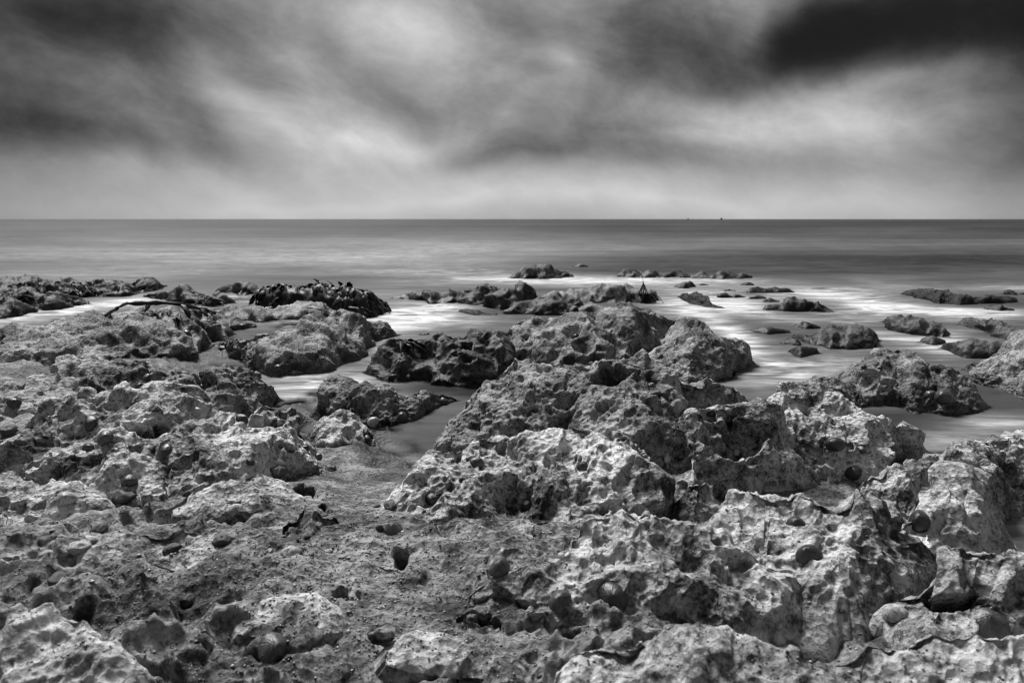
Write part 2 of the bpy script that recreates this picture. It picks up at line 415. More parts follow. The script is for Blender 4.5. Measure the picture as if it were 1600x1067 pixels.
# ------------------------------------------------------------------ rocks
def build_rock(name, tops, base, zb=0.0, slope=.7, amp=1.0, mat='limestone_grey', seed=0, step=1.7, label='', cs=1.0, jit=2.5, back=1.0, big=1.0):
    tops = np.array(tops, float); base = np.array(base, float)
    x0, x1 = min(tops[0, 0], base[0, 0]), max(tops[-1, 0], base[-1, 0])
    n = max(int((x1-x0)/step), 14)
    px = np.linspace(x0, x1, n)
    ty = np.interp(px, tops[:, 0], tops[:, 1]); by = np.interp(px, base[:, 0], base[:, 1])
    if zb is None and slope > .45: slope *= .76
    q = np.stack([px/28., np.full(n, seed*3.7), np.zeros(n)], -1)
    sc = min(1.0, (by-ty).max()/60.)
    kw_ = int(max(1, min(7, n/14, 9*sc/step)))*2+1; kk = np.hanning(kw_+2)[1:-1]; kk /= kk.sum()
    ty = np.convolve(np.pad(ty, kw_//2, 'edge'), kk, 'valid'); by = np.convolve(np.pad(by, kw_//2, 'edge'), kk, 'valid')
    ty = ty+fbm(q, 2, .5, seed)*jit*sc*.7; by = by+fbm(q+9, 2, .5, seed+5)*jit*sc*.7
    by = np.maximum(by, ty+.8)
    hh = ray(px, by); foot_d = np.zeros(n); z0 = np.full(n, zb if zb is not None else 0.1)
    if zb is None:
        for _ in range(14):
            X, Y = on_plane(px, by, z0); z0 = .5*z0+.5*np.maximum(ground(X, Y), 0.0)
    X, Y = on_plane(px, by, z0); d0 = np.hypot(X, Y)
    head = np.stack([X, Y], -1)/d0[:, None]
    def down(px, py):
        d = ray(px, py); return -d[..., 2]/np.hypot(d[..., 0], d[..., 1])
    tf, tcst = down(px, by), np.maximum(down(px, ty), .0005)
    D = (tf*d0-tcst*d0-(0))/(slope+tcst); D = np.maximum(D, .004)
    kd = max(1, n//16)*2+1; k = np.hanning(kd+2)[1:-1]; k /= k.sum(); D = np.convolve(np.pad(D, kd//2, 'edge'), k, 'valid')
    zc = CAM_H-(d0+D)*tcst
    h = np.maximum(zc-z0, .002)
    nf = int(np.clip(np.percentile(by-ty, 85)/step*1.15, 8, 420)); nb = max(8, nf//5)
    rows = []
    for s in np.linspace(0, 1, 6)[:-1]:                        # buried skirt in front of the foot
        dd = d0-(1-s)*np.minimum(.14, .04+h*.4); rows.append((dd, z0-(1-s)*.16))
    for s in np.linspace(0, 1, nf):
        th = s*math.pi/2
        f1, f2 = 1-math.cos(th), math.sin(th)
        f1 = .55*f1+.45*s; f2 = .55*f2+.45*s                  # between an ellipse and a straight slope
        rows.append((d0+D*f1, z0+h*f2))
    Db = (.35*h.max()+.9*h)*back+.02
    for s in np.linspace(0, 1, nb+1)[1:]:
        rows.append((d0+D+Db*s, zc-(h+.14)*(s**1.25)))
    dist = np.array([r_[0] for r_ in rows]); z = np.array([r_[1] for r_ in rows])
    G = np.stack([head[:, 0]*dist, head[:, 1]*dist, z], -1)
    # flanks: both ends run on sideways and down into ground or water
    ends = []
    for side in (0, -1):
        c = G[:, side]; sgn = -1 if side == 0 else 1
        wdt = np.linspace(0, 1, 6)[1:]
        cols = [np.stack([c[:, 0]+sgn*w_*.12, c[:, 1], c[:, 2]-.17*w_], -1) for w_ in wdt]
        ends.append(cols)
    G = np.concatenate([np.array(ends[0][::-1]).transpose(1, 0, 2), G, np.array(ends[1]).transpose(1, 0, 2)], 1)
    N = grid_normals(G); flat = G.reshape(-1, 3)
    hl = np.concatenate([np.full(5, h[0]), h, np.full(5, h[-1])])
    loc = np.clip(.28+hl/.14, .28, 1.0)[None, :].repeat(G.shape[0], 0).ravel()
    dm = float(np.median(d0)); fn = float(np.interp(dm, [1.2, 2.2, 3.2, 5], [.85, .9, .75, .5])); cs2 = cs*float(np.interp(dm, [1.2, 2.2, 3.5, 6], [1., 1.05, 1.3, 1.5]))
    r = relief(flat, cs2, seed*7+3, big, fn)*amp; r = (r-r.mean()+float(np.interp(dm, [.8, 1.3, 2, 3], [-.004, -.003, .0, .004])))*loc
    V = flat+N.reshape(-1, 3)*r[:, None]
    o = link(name, np_mesh(name, V, grid_faces(*G.shape[:2])), mat)
    tag(o, label, 'rock', 'rocks of the limestone shore')
    PLACED.append((o, V)); return o

ROCKS = [
# ---- far reefs and islets standing in the water, back to front
(dict(mat='limestone_dark', slope=.45, cs=1.3), [(792,434),(810,424),(834,414),(851,413),(871,423),(894,429)], [(792,435),(850,436),(894,434)], 'low dark rock farthest out in the grey sea, rounded hump above the breaking swell'),
(dict(mat='limestone_dark', slope=.4, cs=1.2), [(888,416),(903,411),(918,416)], [(888,417),(918,417)], 'tiny wave washed rock tip beyond the farthest rounded hump'),
(dict(mat='limestone_dark', slope=.45, cs=1.2), [(966,430),(975,424),(984,422),(1000,426),(1023,422),(1040,430)], [(966,433),(1000,434),(1040,434)], 'left length of the thin far reef, behind the upright kelp stalk'),
(dict(mat='limestone_black', slope=.45, cs=1.2), [(1040,430),(1052,424),(1064,423),(1078,430)], [(1040,434),(1078,434)], 'darkest rounded knob in the middle of the thin far reef'),
(dict(mat='limestone_dark', slope=.45, cs=1.2), [(1082,431),(1098,427),(1110,430),(1134,425),(1150,429),(1175,431)], [(1082,434),(1130,436),(1175,435)], 'low broken right end of the thin far reef'),
(dict(mat='limestone_dark', slope=.4, cs=1.2), [(0-60,440),(0,433),(20,431),(51,437),(71,438),(101,433),(135,438),(180,435),(202,437),(233,437),(250,440),(262,446)], [(-60,480),(0,478),(60,470),(138,464),(189,463),(233,457),(262,448)], 'long flat far reef at left draped with dark weed'),
(dict(mat='limestone_dark', slope=.45, cs=1.2), [(-60,462),(0,452),(24,457),(51,453),(84,462),(120,460),(137,470)], [(-60,492),(0,488),(51,485),(84,484),(120,478),(138,475)], 'front ledge of the left reef just above the white channel'),
(dict(mat='limestone_dark', slope=.45, cs=1.1), [(-60,480),(0,474),(17,471),(40,476),(54,484)], [(-60,503),(0,498),(30,494),(54,487)], 'small rock below the left reef at the photo edge'),
(dict(mat='limestone_dark', slope=.5, cs=1.1), [(341,452),(360,443),(378,440),(395,444),(410,456)], [(341,456),(375,461),(410,459)], 'small domed rock in white water left of the kelp heap'),
(dict(mat='limestone_dark', slope=.5, cs=1.1), [(224,460),(240,455),(262,458),(285,451),(305,450),(320,455),(335,454),(350,462),(359,470)], [(224,464),(262,470),(300,476),(330,478),(359,473)], 'dark double humped rock just behind the arched kelp strand'),
(dict(mat='limestone_dark', slope=.5), [(1053,446),(1067,441),(1080,440),(1085,446)], [(1053,449),(1070,451),(1085,448)], 'small dark rock right of the upright kelp stalk, nearest the thin far reef'),
(dict(mat='limestone_dark', slope=.4), [(1092,444),(1100,443),(1107,444)], [(1092,446),(1107,446)], 'tiny flat rock chip in the foam below the far reef'),
(dict(mat='limestone_dark', slope=.4), [(1156,444),(1168,441),(1177,444)], [(1156,446),(1177,446)], 'tiny flat rock behind the long low islet of the right bay'),
(dict(mat='limestone_dark', slope=.4), [(1131,453),(1140,450),(1150,453)], [(1131,455),(1150,455)], 'tiny rock tip left of the long low islet'),
(dict(mat='limestone_dark', slope=.45), [(1165,455),(1178,449),(1205,448),(1222,450),(1240,456)], [(1165,458),(1205,458),(1240,457)], 'long low islet in the white water of the right bay'),
(dict(mat='limestone_black', slope=.6), [(1062,462),(1070,459),(1095,460),(1110,462),(1113,471),(1131,479)], [(1062,464),(1080,475),(1105,480),(1131,482)], 'black stepped rock alone in white water right of the kelp stalk'),
(dict(mat='limestone_dark', slope=.6), [(1124,462),(1134,457),(1145,462)], [(1124,465),(1145,465)], 'small dark pyramid rock left of three in a row'),
(dict(mat='limestone_dark', slope=.5), [(1148,462),(1156,460),(1165,463)], [(1148,465),(1165,465)], 'smallest dark stone, the middle of three in a row'),
(dict(mat='limestone_dark', slope=.5), [(1171,464),(1182,460),(1195,465)], [(1171,467),(1195,467)], 'low rounded stone, the right one of three in a row'),
(dict(mat='limestone_dark', slope=.5), [(1193,469),(1204,466),(1217,470)], [(1193,472),(1217,472)], 'little stone above the twin lobed islet'),
(dict(mat='limestone_dark', slope=.55), [(1198,480),(1222,475),(1229,467),(1240,465),(1259,470),(1276,469),(1290,475),(1303,483)], [(1198,485),(1225,486),(1249,487),(1280,488),(1303,488)], 'dark twin lobed islet in the middle of the right bay'),
(dict(mat='limestone_black', slope=.5), [(1408,458),(1424,451),(1445,452),(1468,450),(1490,453),(1509,456),(1530,462),(1546,461),(1570,463),(1586,468)], [(1408,460),(1431,465),(1465,475),(1500,476),(1526,475),(1586,472)], 'long black rock bar at the far right of the bay'),
(dict(mat='limestone_dark', slope=.5), [(1543,479),(1565,476),(1585,482)], [(1543,483),(1565,486),(1585,486)], 'thin rock sliver under the long black bar'),
(dict(mat='limestone_dark', slope=.5), [(1565,457),(1574,452),(1587,458)], [(1565,460),(1587,461)], 'small rock above the right tip of the black bar'),
(dict(mat='limestone_dark', slope=.5), [(1590,457),(1605,454),(1625,458)], [(1590,460),(1625,461)], 'small rock cut by the right photo edge, beyond the black bar'),
(dict(mat='limestone_dark', slope=.5), [(1239,507),(1252,500),(1264,504),(1280,511)], [(1239,510),(1260,514),(1280,513)], 'small flat rock behind the broad flat islet'),
(dict(mat='limestone_dark', slope=.5), [(1173,514),(1190,510),(1212,513),(1222,511),(1235,516)], [(1173,518),(1200,522),(1235,520)], 'low dark slab rock left of the broad flat islet'),
(dict(mat='limestone_dark', slope=.42), [(1239,522),(1262,519),(1289,511),(1310,513),(1330,515),(1350,518),(1367,524)], [(1239,526),(1262,538),(1296,545),(1330,545),(1365,543),(1368,530)], 'broad flat ragged islet in the middle of the white bay'),
(dict(mat='limestone_dark', slope=.5), [(1225,533),(1236,528),(1249,535)], [(1225,537),(1249,540)], 'small knob touching the left side of the broad flat islet'),
(dict(mat='limestone_dark', slope=.5), [(1232,545),(1250,540),(1273,546)], [(1232,550),(1250,558),(1273,553)], 'rounded rock standing in front of the broad flat islet'),
(dict(mat='limestone_dark', slope=.45), [(1384,500),(1411,496),(1441,496),(1465,505),(1482,519)], [(1384,503),(1391,516),(1428,524),(1475,528),(1482,524)], 'grey sloping islet between the domed rock and the black bar'),
(dict(mat='limestone_dark', slope=.5), [(1443,530),(1458,525),(1475,531)], [(1443,535),(1458,539),(1475,538)], 'small block at the foot of the grey sloping islet'),
(dict(mat='limestone_dark', slope=.45), [(1512,500),(1530,497),(1553,498),(1570,503),(1586,506),(1640,515),(1680,520)], [(1512,510),(1530,519),(1553,526),(1600,536),(1680,545)], 'rock shelf at the right edge behind the split boulders'),
(dict(mat='limestone_dark', slope=.5), [(1473,537),(1495,527),(1512,526),(1532,534),(1560,532),(1578,540)], [(1473,546),(1490,552),(1512,558),(1550,560),(1578,556)], 'low split boulder right of the domed rock'),
(dict(mat='limestone_grey', slope=.5), [(1509,570),(1532,557),(1560,549),(1586,540),(1600,537),(1640,532),(1700,545)], [(1509,578),(1526,600),(1566,611),(1600,622),(1700,650)], 'large ridged boulder at the right edge of the water'),
(dict(mat='limestone_dark', slope=.45, cs=1.2), [(611,464),(628,459),(641,456),(675,457),(702,456),(722,462)], [(611,467),(665,469),(672,475),(719,472)], 'low rock spit left of the dark humped rock'),
(dict(mat='limestone_dark', slope=.6, cs=1.2), [(718,462),(732,450),(745,446),(766,446),(790,445),(810,448),(830,459),(838,468)], [(718,472),(753,479),(780,485),(805,485),(834,475)], 'dark humped rock at centre behind the foam pool'),
(dict(mat='limestone_black', slope=.5), [(719,485),(730,482),(750,484),(760,488),(776,489)], [(719,488),(745,493),(776,492)], 'small black slab stone in the central foam pool'),
(dict(mat='limestone_grey', slope=.4, cs=1.2), [(840,464),(867,452),(885,450),(915,454),(952,451),(1002,451),(1023,457),(1030,466)], [(840,470),(900,474),(969,472),(1010,472),(1030,469)], 'flat topped ledge that carries the upright kelp stalk'),
(dict(mat='limestone_dark', slope=.6), [(790,489),(817,475),(840,462),(867,456),(884,464),(905,464),(920,482)], [(790,491),(840,492),(900,491),(920,489)], 'sharp crested dark rock right of the humped rock'),
(dict(mat='limestone_grey', slope=.5), [(895,488),(918,474),(969,471),(990,474),(1016,484)], [(895,491),(950,491),(1000,490),(1016,488)], 'tilted ledge between the sharp crested rock and the kelp stalk'),
(dict(mat='limestone_dark', slope=.5), [(655,520),(662,516),(669,520)], [(655,523),(669,523)], 'little round stone awash in front of the low dome'),
# ---- middle distance
(dict(mat='limestone_grey', slope=.35), [(304,483),(340,480),(388,476),(430,478),(472,475),(500,478),(527,486)], [(304,490),(350,497),(400,503),(450,500),(500,497),(527,492)], 'flat rock the kelp heap is lying on'),
(dict(mat='limestone_dark', slope=.5), [(300,495),(341,492),(370,497),(398,508)], [(300,512),(350,518),(380,515),(398,511)], 'dark stone edge above the narrow white rill'),
(dict(mat='limestone_grey', slope=.42), [(337,538),(360,530),(385,522),(410,518),(435,515),(460,509),(486,501),(530,489),(564,490),(581,504),(600,510),(614,517)], [(337,542),(380,580),(420,590),(439,588),(506,583),(530,568),(564,560),(577,552),(585,535),(614,525)], 'sloping rock between the white rill and the kelp side channel'),
(dict(mat='limestone_grey', slope=.35), [(-80,525),(0,530),(20,511),(60,509),(84,508),(110,503),(145,495),(190,489),(215,478),(250,475),(287,474),(320,478),(340,486),(352,510)], [(-80,590),(0,595),(100,590),(200,580),(280,570),(335,548),(350,532)], 'broad grey rock platform at left under the arched kelp strand'),
(dict(mat='limestone_grey', slope=.42), [(790,516),(800,505),(807,498),(854,496),(890,493),(921,491),(969,487),(1016,489),(1045,497),(1060,501)], [(790,590),(900,600),(980,590),(1016,560),(1040,530),(1060,512)], 'wide rugged rock behind the central peak'),
(dict(mat='limestone_grey', slope=.5), [(1020,540),(1036,528),(1048,508),(1062,501),(1094,503),(1114,524),(1135,530),(1154,538),(1168,552),(1177,566)], [(1020,600),(1080,606),(1124,596),(1144,586),(1160,578),(1177,575)], 'grey rock tapering into the bay right of the central peak'),
(dict(mat='limestone_dark', slope=.65), [(579,572),(590,560),(597,552),(614,538),(640,533),(655,531),(692,524),(719,523),(753,517),(780,516),(795,530),(800,560)], [(579,584),(604,593),(665,597),(699,605),(746,604),(800,596)], 'dark low dome standing in the channel left of the peak'),
(dict(mat='limestone_grey', slope=.6), [(1313,596),(1316,580),(1330,568),(1350,557),(1384,545),(1400,543),(1414,547),(1448,565),(1485,572),(1516,589),(1532,614),(1544,632)], [(1313,606),(1330,622),(1354,634),(1397,634),(1431,644),(1495,649),(1530,644),(1544,638)], 'large domed rock rising from the water at right, two limpets on it'),
(dict(mat='limestone_grey', slope=.7), [(1240,602),(1260,594),(1275,592),(1303,598),(1325,603),(1345,608),(1352,622)], [(1240,640),(1300,640),(1350,635)], 'pockmarked knob in front of the domed rock'),
(dict(mat='limestone_grey', slope=.5, zb=None), [(-80,600),(0,592),(30,600),(78,582),(111,562),(135,572),(160,564),(189,562),(205,572)], [(-80,660),(0,655),(100,640),(205,620)], 'jagged twin peaked rock at the left edge'),
(dict(mat='limestone_grey', slope=1.0, zb=None), [(200,590),(216,560),(240,558),(304,565),(330,570),(371,569),(395,576),(410,588),(428,604),(435,618)], [(200,640),(250,650),(300,655),(360,660),(400,650),(435,624)], 'steep faced rock block by the left end of the channel, big hollows in its face'),
(dict(mat='limestone_pale', slope=.45, zb=None, amp=1.1), [(-80,690),(0,680),(30,660),(60,632),(100,622),(169,616),(220,615),(270,619),(297,619),(312,632),(318,650)], [(-80,750),(0,760),(80,770),(200,765),(280,750),(318,735)], 'broad pale pitted rock mound at left, dotted with limpets'),
(dict(mat='limestone_pale', slope=.55, zb=None), [(104,700),(120,688),(150,692),(190,690),(215,700),(260,730)], [(104,735),(150,765),(200,775),(260,775)], 'pale thin lipped ledge with small round holes at left'),
(dict(mat='limestone_pale', slope=.6, zb=None), [(270,680),(300,670),(337,656),(370,648),(398,636),(418,619),(432,622),(445,625),(466,629),(480,645),(492,668),(503,695),(510,725)], [(270,770),(330,775),(400,760),(470,745),(510,735)], 'pale ridged rock left of the wash, three deep holes below its crest'),
(dict(mat='limestone_grey', slope=.7), [(503,640),(512,620),(525,603),(545,600),(570,603),(590,606),(608,602),(618,616),(635,618),(648,612),(675,611),(699,615),(714,621)], [(503,655),(560,672),(597,668),(645,657),(680,640),(712,628)], 'dark knobbly rock in the channel with a flat tail'),
(dict(mat='limestone_pale', slope=.7, zb=None), [(500,660),(512,650),(530,646),(557,648),(574,668),(590,690)], [(500,700),(540,705),(575,700),(590,697)], 'pale blocky stone at the foot of the knobbly rock'),
(dict(mat='limestone_grey', slope=1.0, zb=None, big=1.2), [(650,720),(672,686),(692,658),(719,633),(745,605),(766,588),(790,576),(810,568),(827,555),(844,565),(888,574),(915,570),(925,580)], [(650,735),(700,745),(760,740),(860,745),(925,745)], 'left shoulder of the central peak, rough grey face'),
(dict(mat='limestone_grey', slope=1.0, zb=None, big=1.2), [(912,590),(922,568),(950,556),(979,548),(1009,545),(1025,556),(1045,572),(1060,583),(1094,589),(1128,602),(1151,623)], [(912,745),(1000,755),(1060,745),(1110,715),(1151,690)], 'right shoulder of the central peak with a dark overhang'),
(dict(mat='limestone_pale', slope=.75, zb=None, big=1.15), [(1180,640),(1198,619),(1212,602),(1240,598),(1270,606),(1316,629),(1347,650),(1370,651),(1397,663),(1428,683),(1440,700)], [(1180,742),(1250,742),(1330,748),(1397,740),(1440,716)], 'pale pitted rock slope beside the right pool, large limpet half way up'),
(dict(mat='limestone_pale', slope=.8, zb=None), [(1028,690),(1050,670),(1080,637),(1114,627),(1140,628),(1154,633),(1192,643),(1204,665),(1212,690),(1235,712),(1262,733)], [(1028,760),(1080,765),(1150,762),(1210,752),(1262,745)], 'sharp rimmed rock with one big dark hollow'),
(dict(mat='limestone_pale', slope=.62, zb=None, big=1.1), [(590,800),(620,752),(645,722),(680,705),(705,700),(720,692),(735,672),(750,662),(800,665),(851,660),(911,658),(962,667),(979,682),(1005,695),(1022,708),(1032,740)], [(590,815),(660,830),(760,838),(860,840),(960,835),(1032,810)], 'large pale honeycombed mound in the centre foreground'),
(dict(mat='limestone_pale', slope=1.1, zb=None), [(1062,775),(1068,757),(1085,747),(1102,755),(1112,778)], [(1062,815),(1085,822),(1112,815)], 'small white topped pinnacle between mound and front ridge'),
# ---- foreground
(dict(mat='limestone_pale', slope=.4, zb=None, step=1.8), [(-80,742),(0,730),(30,734),(60,744),(110,752),(160,768)], [(-80,800),(0,808),(100,805),(160,792)], 'worn pale rock with a ledge at the left edge under the limpet dotted mound'),
(dict(mat='limestone_pale', slope=.4, zb=None, step=1.8), [(245,792),(290,770),(340,755),(380,745),(410,740),(440,752),(475,778)], [(245,802),(340,815),(420,808),(475,794)], 'low pale hump just below the two deep round holes'),
(dict(mat='limestone_grey', slope=.5, zb=None, step=1.8, amp=1.3), [(385,852),(420,826),(450,806),(490,790),(530,795),(560,815),(580,842)], [(385,880),(450,888),(520,882),(580,866)], 'dark rough rubble rock around the shiny white pebble'),
(dict(mat='limestone_grey', slope=.45, zb=None, step=1.8, amp=1.2), [(-80,850),(0,832),(40,823),(90,826),(140,842)], [(-80,900),(0,910),(60,905),(140,878)], 'dark fissured rock at the left edge beside the whitish pebble'),
(dict(mat='limestone_grey', slope=.4, zb=None, step=1.9), [(150,912),(200,880),(250,878),(290,890),(330,915)], [(150,925),(230,950),(290,948),(330,930)], 'low hump behind the bottom left blurred rock, right of the flat dark stone'),
(dict(mat='limestone_pale', slope=.35, zb=None, step=1.9), [(370,968),(420,938),(470,932),(520,945),(560,972)], [(370,990),(450,1012),(520,1008),(560,990)], 'low pale swell of rock above the flat barnacled limpet'),
(dict(mat='limestone_grey', slope=.35, zb=None, step=1.9), [(490,912),(540,888),(590,880),(630,886),(670,912)], [(490,925),(560,945),(620,945),(670,930)], 'low rough rise in the gully left of the black cave'),
(dict(mat='limestone_pale', slope=.35, zb=None, step=2.0), [(600,1010),(650,985),(700,990),(760,1012),(820,1030)], [(600,1040),(690,1060),(760,1062),(820,1052)], 'low pale swell at bottom centre under the black cave'),
(dict(mat='limestone_pale', slope=.35, zb=None, step=1.9), [(590,838),(620,822),(680,815),(760,812),(850,810),(930,806),(960,820)], [(590,850),(660,868),(740,872),(800,868),(880,862),(960,840)], 'low pale ledge below the central mound with a crack under its lip'),
(dict(mat='limestone_pale', slope=.3, zb=None, step=1.9), [(90,850),(140,842),(220,832),(280,822),(350,830),(400,838),(450,850),(470,872)], [(90,880),(180,905),(280,915),(400,900),(470,885)], 'low bright slab of rock lying flat in the left foreground'),
(dict(mat='limestone_pale', slope=.6, zb=None, step=1.9, big=1.1), [(1100,815),(1120,790),(1136,765),(1180,761),(1239,768),(1301,774),(1342,771),(1365,793),(1390,822),(1425,850),(1450,870)], [(1100,880),(1180,930),(1270,950),(1350,940),(1450,910)], 'long pale ridge of honeycomb rock in the right foreground'),
(dict(mat='limestone_pale', slope=.5, zb=None, step=1.9), [(1330,770),(1336,752),(1360,737),(1404,731),(1438,717),(1469,700),(1500,690),(1560,686),(1620,684),(1700,690)], [(1330,790),(1400,815),(1500,822),(1560,806),(1620,790),(1700,780)], 'long bright rimmed rock running out past the right photo edge'),
(dict(mat='limestone_pale', slope=.6, zb=None, step=1.9), [(1390,830),(1400,812),(1438,787),(1475,752),(1500,748),(1520,762),(1540,793),(1555,812),(1572,834)], [(1390,860),(1450,872),(1520,870),(1572,860)], 'rounded rock beside the small pool at right'),
(dict(mat='limestone_pale', slope=.75, zb=None, step=2.1), [(1380,945),(1400,920),(1438,893),(1446,862),(1483,841),(1524,851),(1560,858),(1580,870),(1610,880),(1700,895)], [(1380,962),(1450,1000),(1550,1010),(1700,1000)], 'right foreground rock split by a long dark slot'),
(dict(mat='limestone_pale', slope=.8, zb=None, step=1.9, big=1.1), [(710,965),(725,935),(745,915),(762,900),(764,872),(780,860),(815,855),(857,853),(891,831),(915,812),(935,800),(960,796),(1000,800),(1046,807),(1072,828),(1120,840),(1180,870),(1240,905)], [(710,985),(770,990),(860,1010),(960,1010),(1060,1000),(1150,985),(1240,960)], 'big front ridge with a black cave and two round limpets'),
(dict(mat='limestone_pale', slope=.7, zb=None, step=2.6, jit=2, big=.9), [(845,1075),(862,1043),(908,1010),(960,992),(1010,978),(1046,971),(1090,975),(1129,996),(1180,1005),(1232,1016),(1266,1034),(1300,1066),(1330,1100)], [(845,1180),(1000,1190),(1200,1190),(1330,1180)], 'out of focus pale rock along the bottom photo edge'),
(dict(mat='limestone_pale', slope=.6, zb=None, step=2.6, jit=2), [(1290,1030),(1330,995),(1400,975),(1480,985),(1560,980),(1640,975),(1720,985)], [(1290,1160),(1400,1180),(1600,1170),(1720,1160)], 'blurred grey rock filling the bottom right corner'),
(dict(mat='limestone_pale', slope=.6, zb=None, step=2.6, jit=2), [(-80,955),(0,958),(20,943),(45,936),(103,941),(165,957),(206,990),(248,1040),(262,1080)], [(-80,1170),(60,1180),(180,1170),(262,1130)], 'blurred rounded rock in the bottom left corner'),
]
for i, (kw, tops, base, label) in enumerate(ROCKS):
    kw = dict(kw); 
    build_rock('rock', tops, base, seed=i+1, label=label, **kw)
print('rocks', time.time()-T0, sum(len(v) for _, v in PLACED))

# ------------------------------------------------------------------ bored holes, slots and the cave
DG = None
def refresh():
    global DG
    bpy.context.view_layer.update(); DG = bpy.context.evaluated_depsgraph_get()
refresh()
OBJ = {o.name: k for k, (o, v) in enumerate(PLACED)}
def cast(px, py):
    d = Vector(ray(px, py)).normalized()
    hit, loc, nor, idx, ob, _ = scene.ray_cast(DG, cam.location, d)
    return (loc, nor, ob, d) if hit else None
# pixel x, y, width, height, depth factor
HOLES = [(330,741,32,38,1.3),(368,727,20,20,1.2),(93,693,28,22,1.1),(180,882,46,32,1.2),(478,768,36,20,1.2),(363,792,42,16,1.2),(505,797,30,22,1),(430,832,56,24,.8),
 (778,955,84,44,1.2),(745,972,60,24,1),(628,880,34,30,1),(545,925,56,22,.8),(636,1042,44,26,1),(690,1036,40,16,1),(900,995,40,16,1.2),(1313,940,32,34,1.4),(1490,940,104,24,.9),
 (1185,741,20,15,1.4),(1236,744,18,9,1.2),(1560,720,36,22,1),(1372,860,26,10,1.2),(1325,897,16,12,1.2),(1166,905,10,14,1.2),(704,762,8,16,1.5),(836,729,14,16,1),(1008,875,14,12,1.3),(1050,890,18,14,1.2),
 (530,997,24,14,1.2),(360,987,26,16,1),(571,887,10,10,1.2),(1158,695,92,66,.55),(1120,668,50,30,.4),(955,585,84,36,.6),(889,562,20,14,1.2),(929,558,26,12,1.2),(729,541,22,12,1.2),(1489,582,20,15,1.2),(1364,626,26,10,1.2),
 (1411,604,26,14,.9),(368,641,24,10,1.2),(222,650,22,18,1.2),(245,668,70,26,.5),(20,890,60,36,.8),(15,850,50,30,.6),(0,835,30,30,1),(1111,648,30,26,.5),(680,786,44,46,.45),(825,788,26,28,.5),(911,727,32,34,.45),
 (205,728,12,8,1.4),(190,738,16,10,1.2),(1480,700,60,24,.5),(600,1000,60,24,.4),(1440,818,40,30,.5),(1540,862,60,34,.6),(1384,884,60,34,.5),(1150,880,50,26,.4),(800,705,50,26,.5),(700,830,50,16,.5),
 (320,595,46,34,.5),(410,660,60,26,.4),(380,655,24,24,.5),(240,705,40,24,.5),(940,800,26,14,.8),(660,790,20,14,.6),(1244,822,26,32,.4),(1263,868,40,40,.3),(447,700,30,16,.9),(470,620,30,10,.5),(545,630,24,30,.6),(576,683,16,18,1.1),
 (205,750,26,28,.5),(1380,740,40,16,.6),(1230,700,30,20,.4),(90,880,40,16,.5),(240,842,50,14,.4),(330,870,30,12,.5),(440,905,26,10,.6),(480,960,30,12,.6),(250,940,30,12,.5),(130,820,40,16,.5),(60,790,30,12,.6),(390,940,20,10,.8)]
for px_ in range(190):   # the many small borings nobody would list
    HOLES.append((rng.uniform(0, 1600), rng.uniform(520, 1050), rng.uniform(6, 16), rng.uniform(4, 11), rng.uniform(.6, 1.15)))
touched = set()
jobs = []
for hi_, (hx, hy, w, h, dp) in enumerate(HOLES):
    c = cast(hx, hy)
    if hi_ >= len(HOLES)-190 and c and c[2] and c[2].name == 'ground': continue
    if c and c[2] and c[2].name in OBJ: jobs.append((hx, hy, w, h, dp, c))
PRJ = {}
for (hx, hy, w, h, dp, (loc, nor, ob, d)) in jobs:
    k = OBJ[ob.name]; V = PLACED[k][1]
    if k not in PRJ: PRJ[k] = project(V)
    sx, sy, dep = PRJ[k]
    t = (loc-cam.location).length
    rad = w/FPX*t
    near = (np.abs(sx-hx) < w) & (np.abs(sy-hy) < h) & (np.abs(dep-t) < max(rad*2.2, .05))
    idx = np.nonzero(near)[0]
    if not len(idx): continue
    wob = fbm(np.stack([sx[idx]/(w*.45), sy[idx]/(h*.45), np.full(len(idx), hx)], -1), 3, .55, 5)*.5
    e = np.sqrt(((sx[idx]-hx)/(w*.5))**2+((sy[idx]-hy)/(h*.5))**2)+wob
    prof = 1-sstep(.30, 1.04, e)
    ax = (d*.75+Vector((0, 0, -.55))-nor*.25).normalized()
    V[idx] += np.array(ax)*(prof*rad*dp*(1.35 if dp >= .9 else .9))[:, None]
    touched.add(k)
for k in touched:
    o, V = PLACED[k]; o.data.vertices.foreach_set('co', np.ascontiguousarray(V, np.float32).ravel()); o.data.update()
refresh()
print('holes', time.time()-T0, len(jobs))

# ------------------------------------------------------------------ water
cols = dens(-30, 1630, 3.2, -1300, 2900, 40); cols = np.concatenate([[-6000, -3000], cols, [4600, 7600]])
rws = np.concatenate([[342.51, 342.6, 342.8, 343.1, 343.5, 344.2, 345], np.arange(346, 430, 3), np.arange(430, 760, 1.6), np.arange(760, 900, 5)])
PX, PY = np.meshgrid(cols, rws); X, Y = on_plane(PX, PY, 0.0)
depth = np.full(X.shape, .5)
near = (Y < 11) & (PX > -200) & (PX < 1800)
dn = Vector((0, 0, -1))
for i, j in zip(*np.nonzero(near)):
    hit, loc, *_ = scene.ray_cast(DG, Vector((X[i, j], Y[i, j], .9)), dn)
    depth[i, j] = -loc.z if hit else .5
depth[(PX < 325) & (PY > 522)] = -.05
depth = np.clip(depth, -.05, .5)
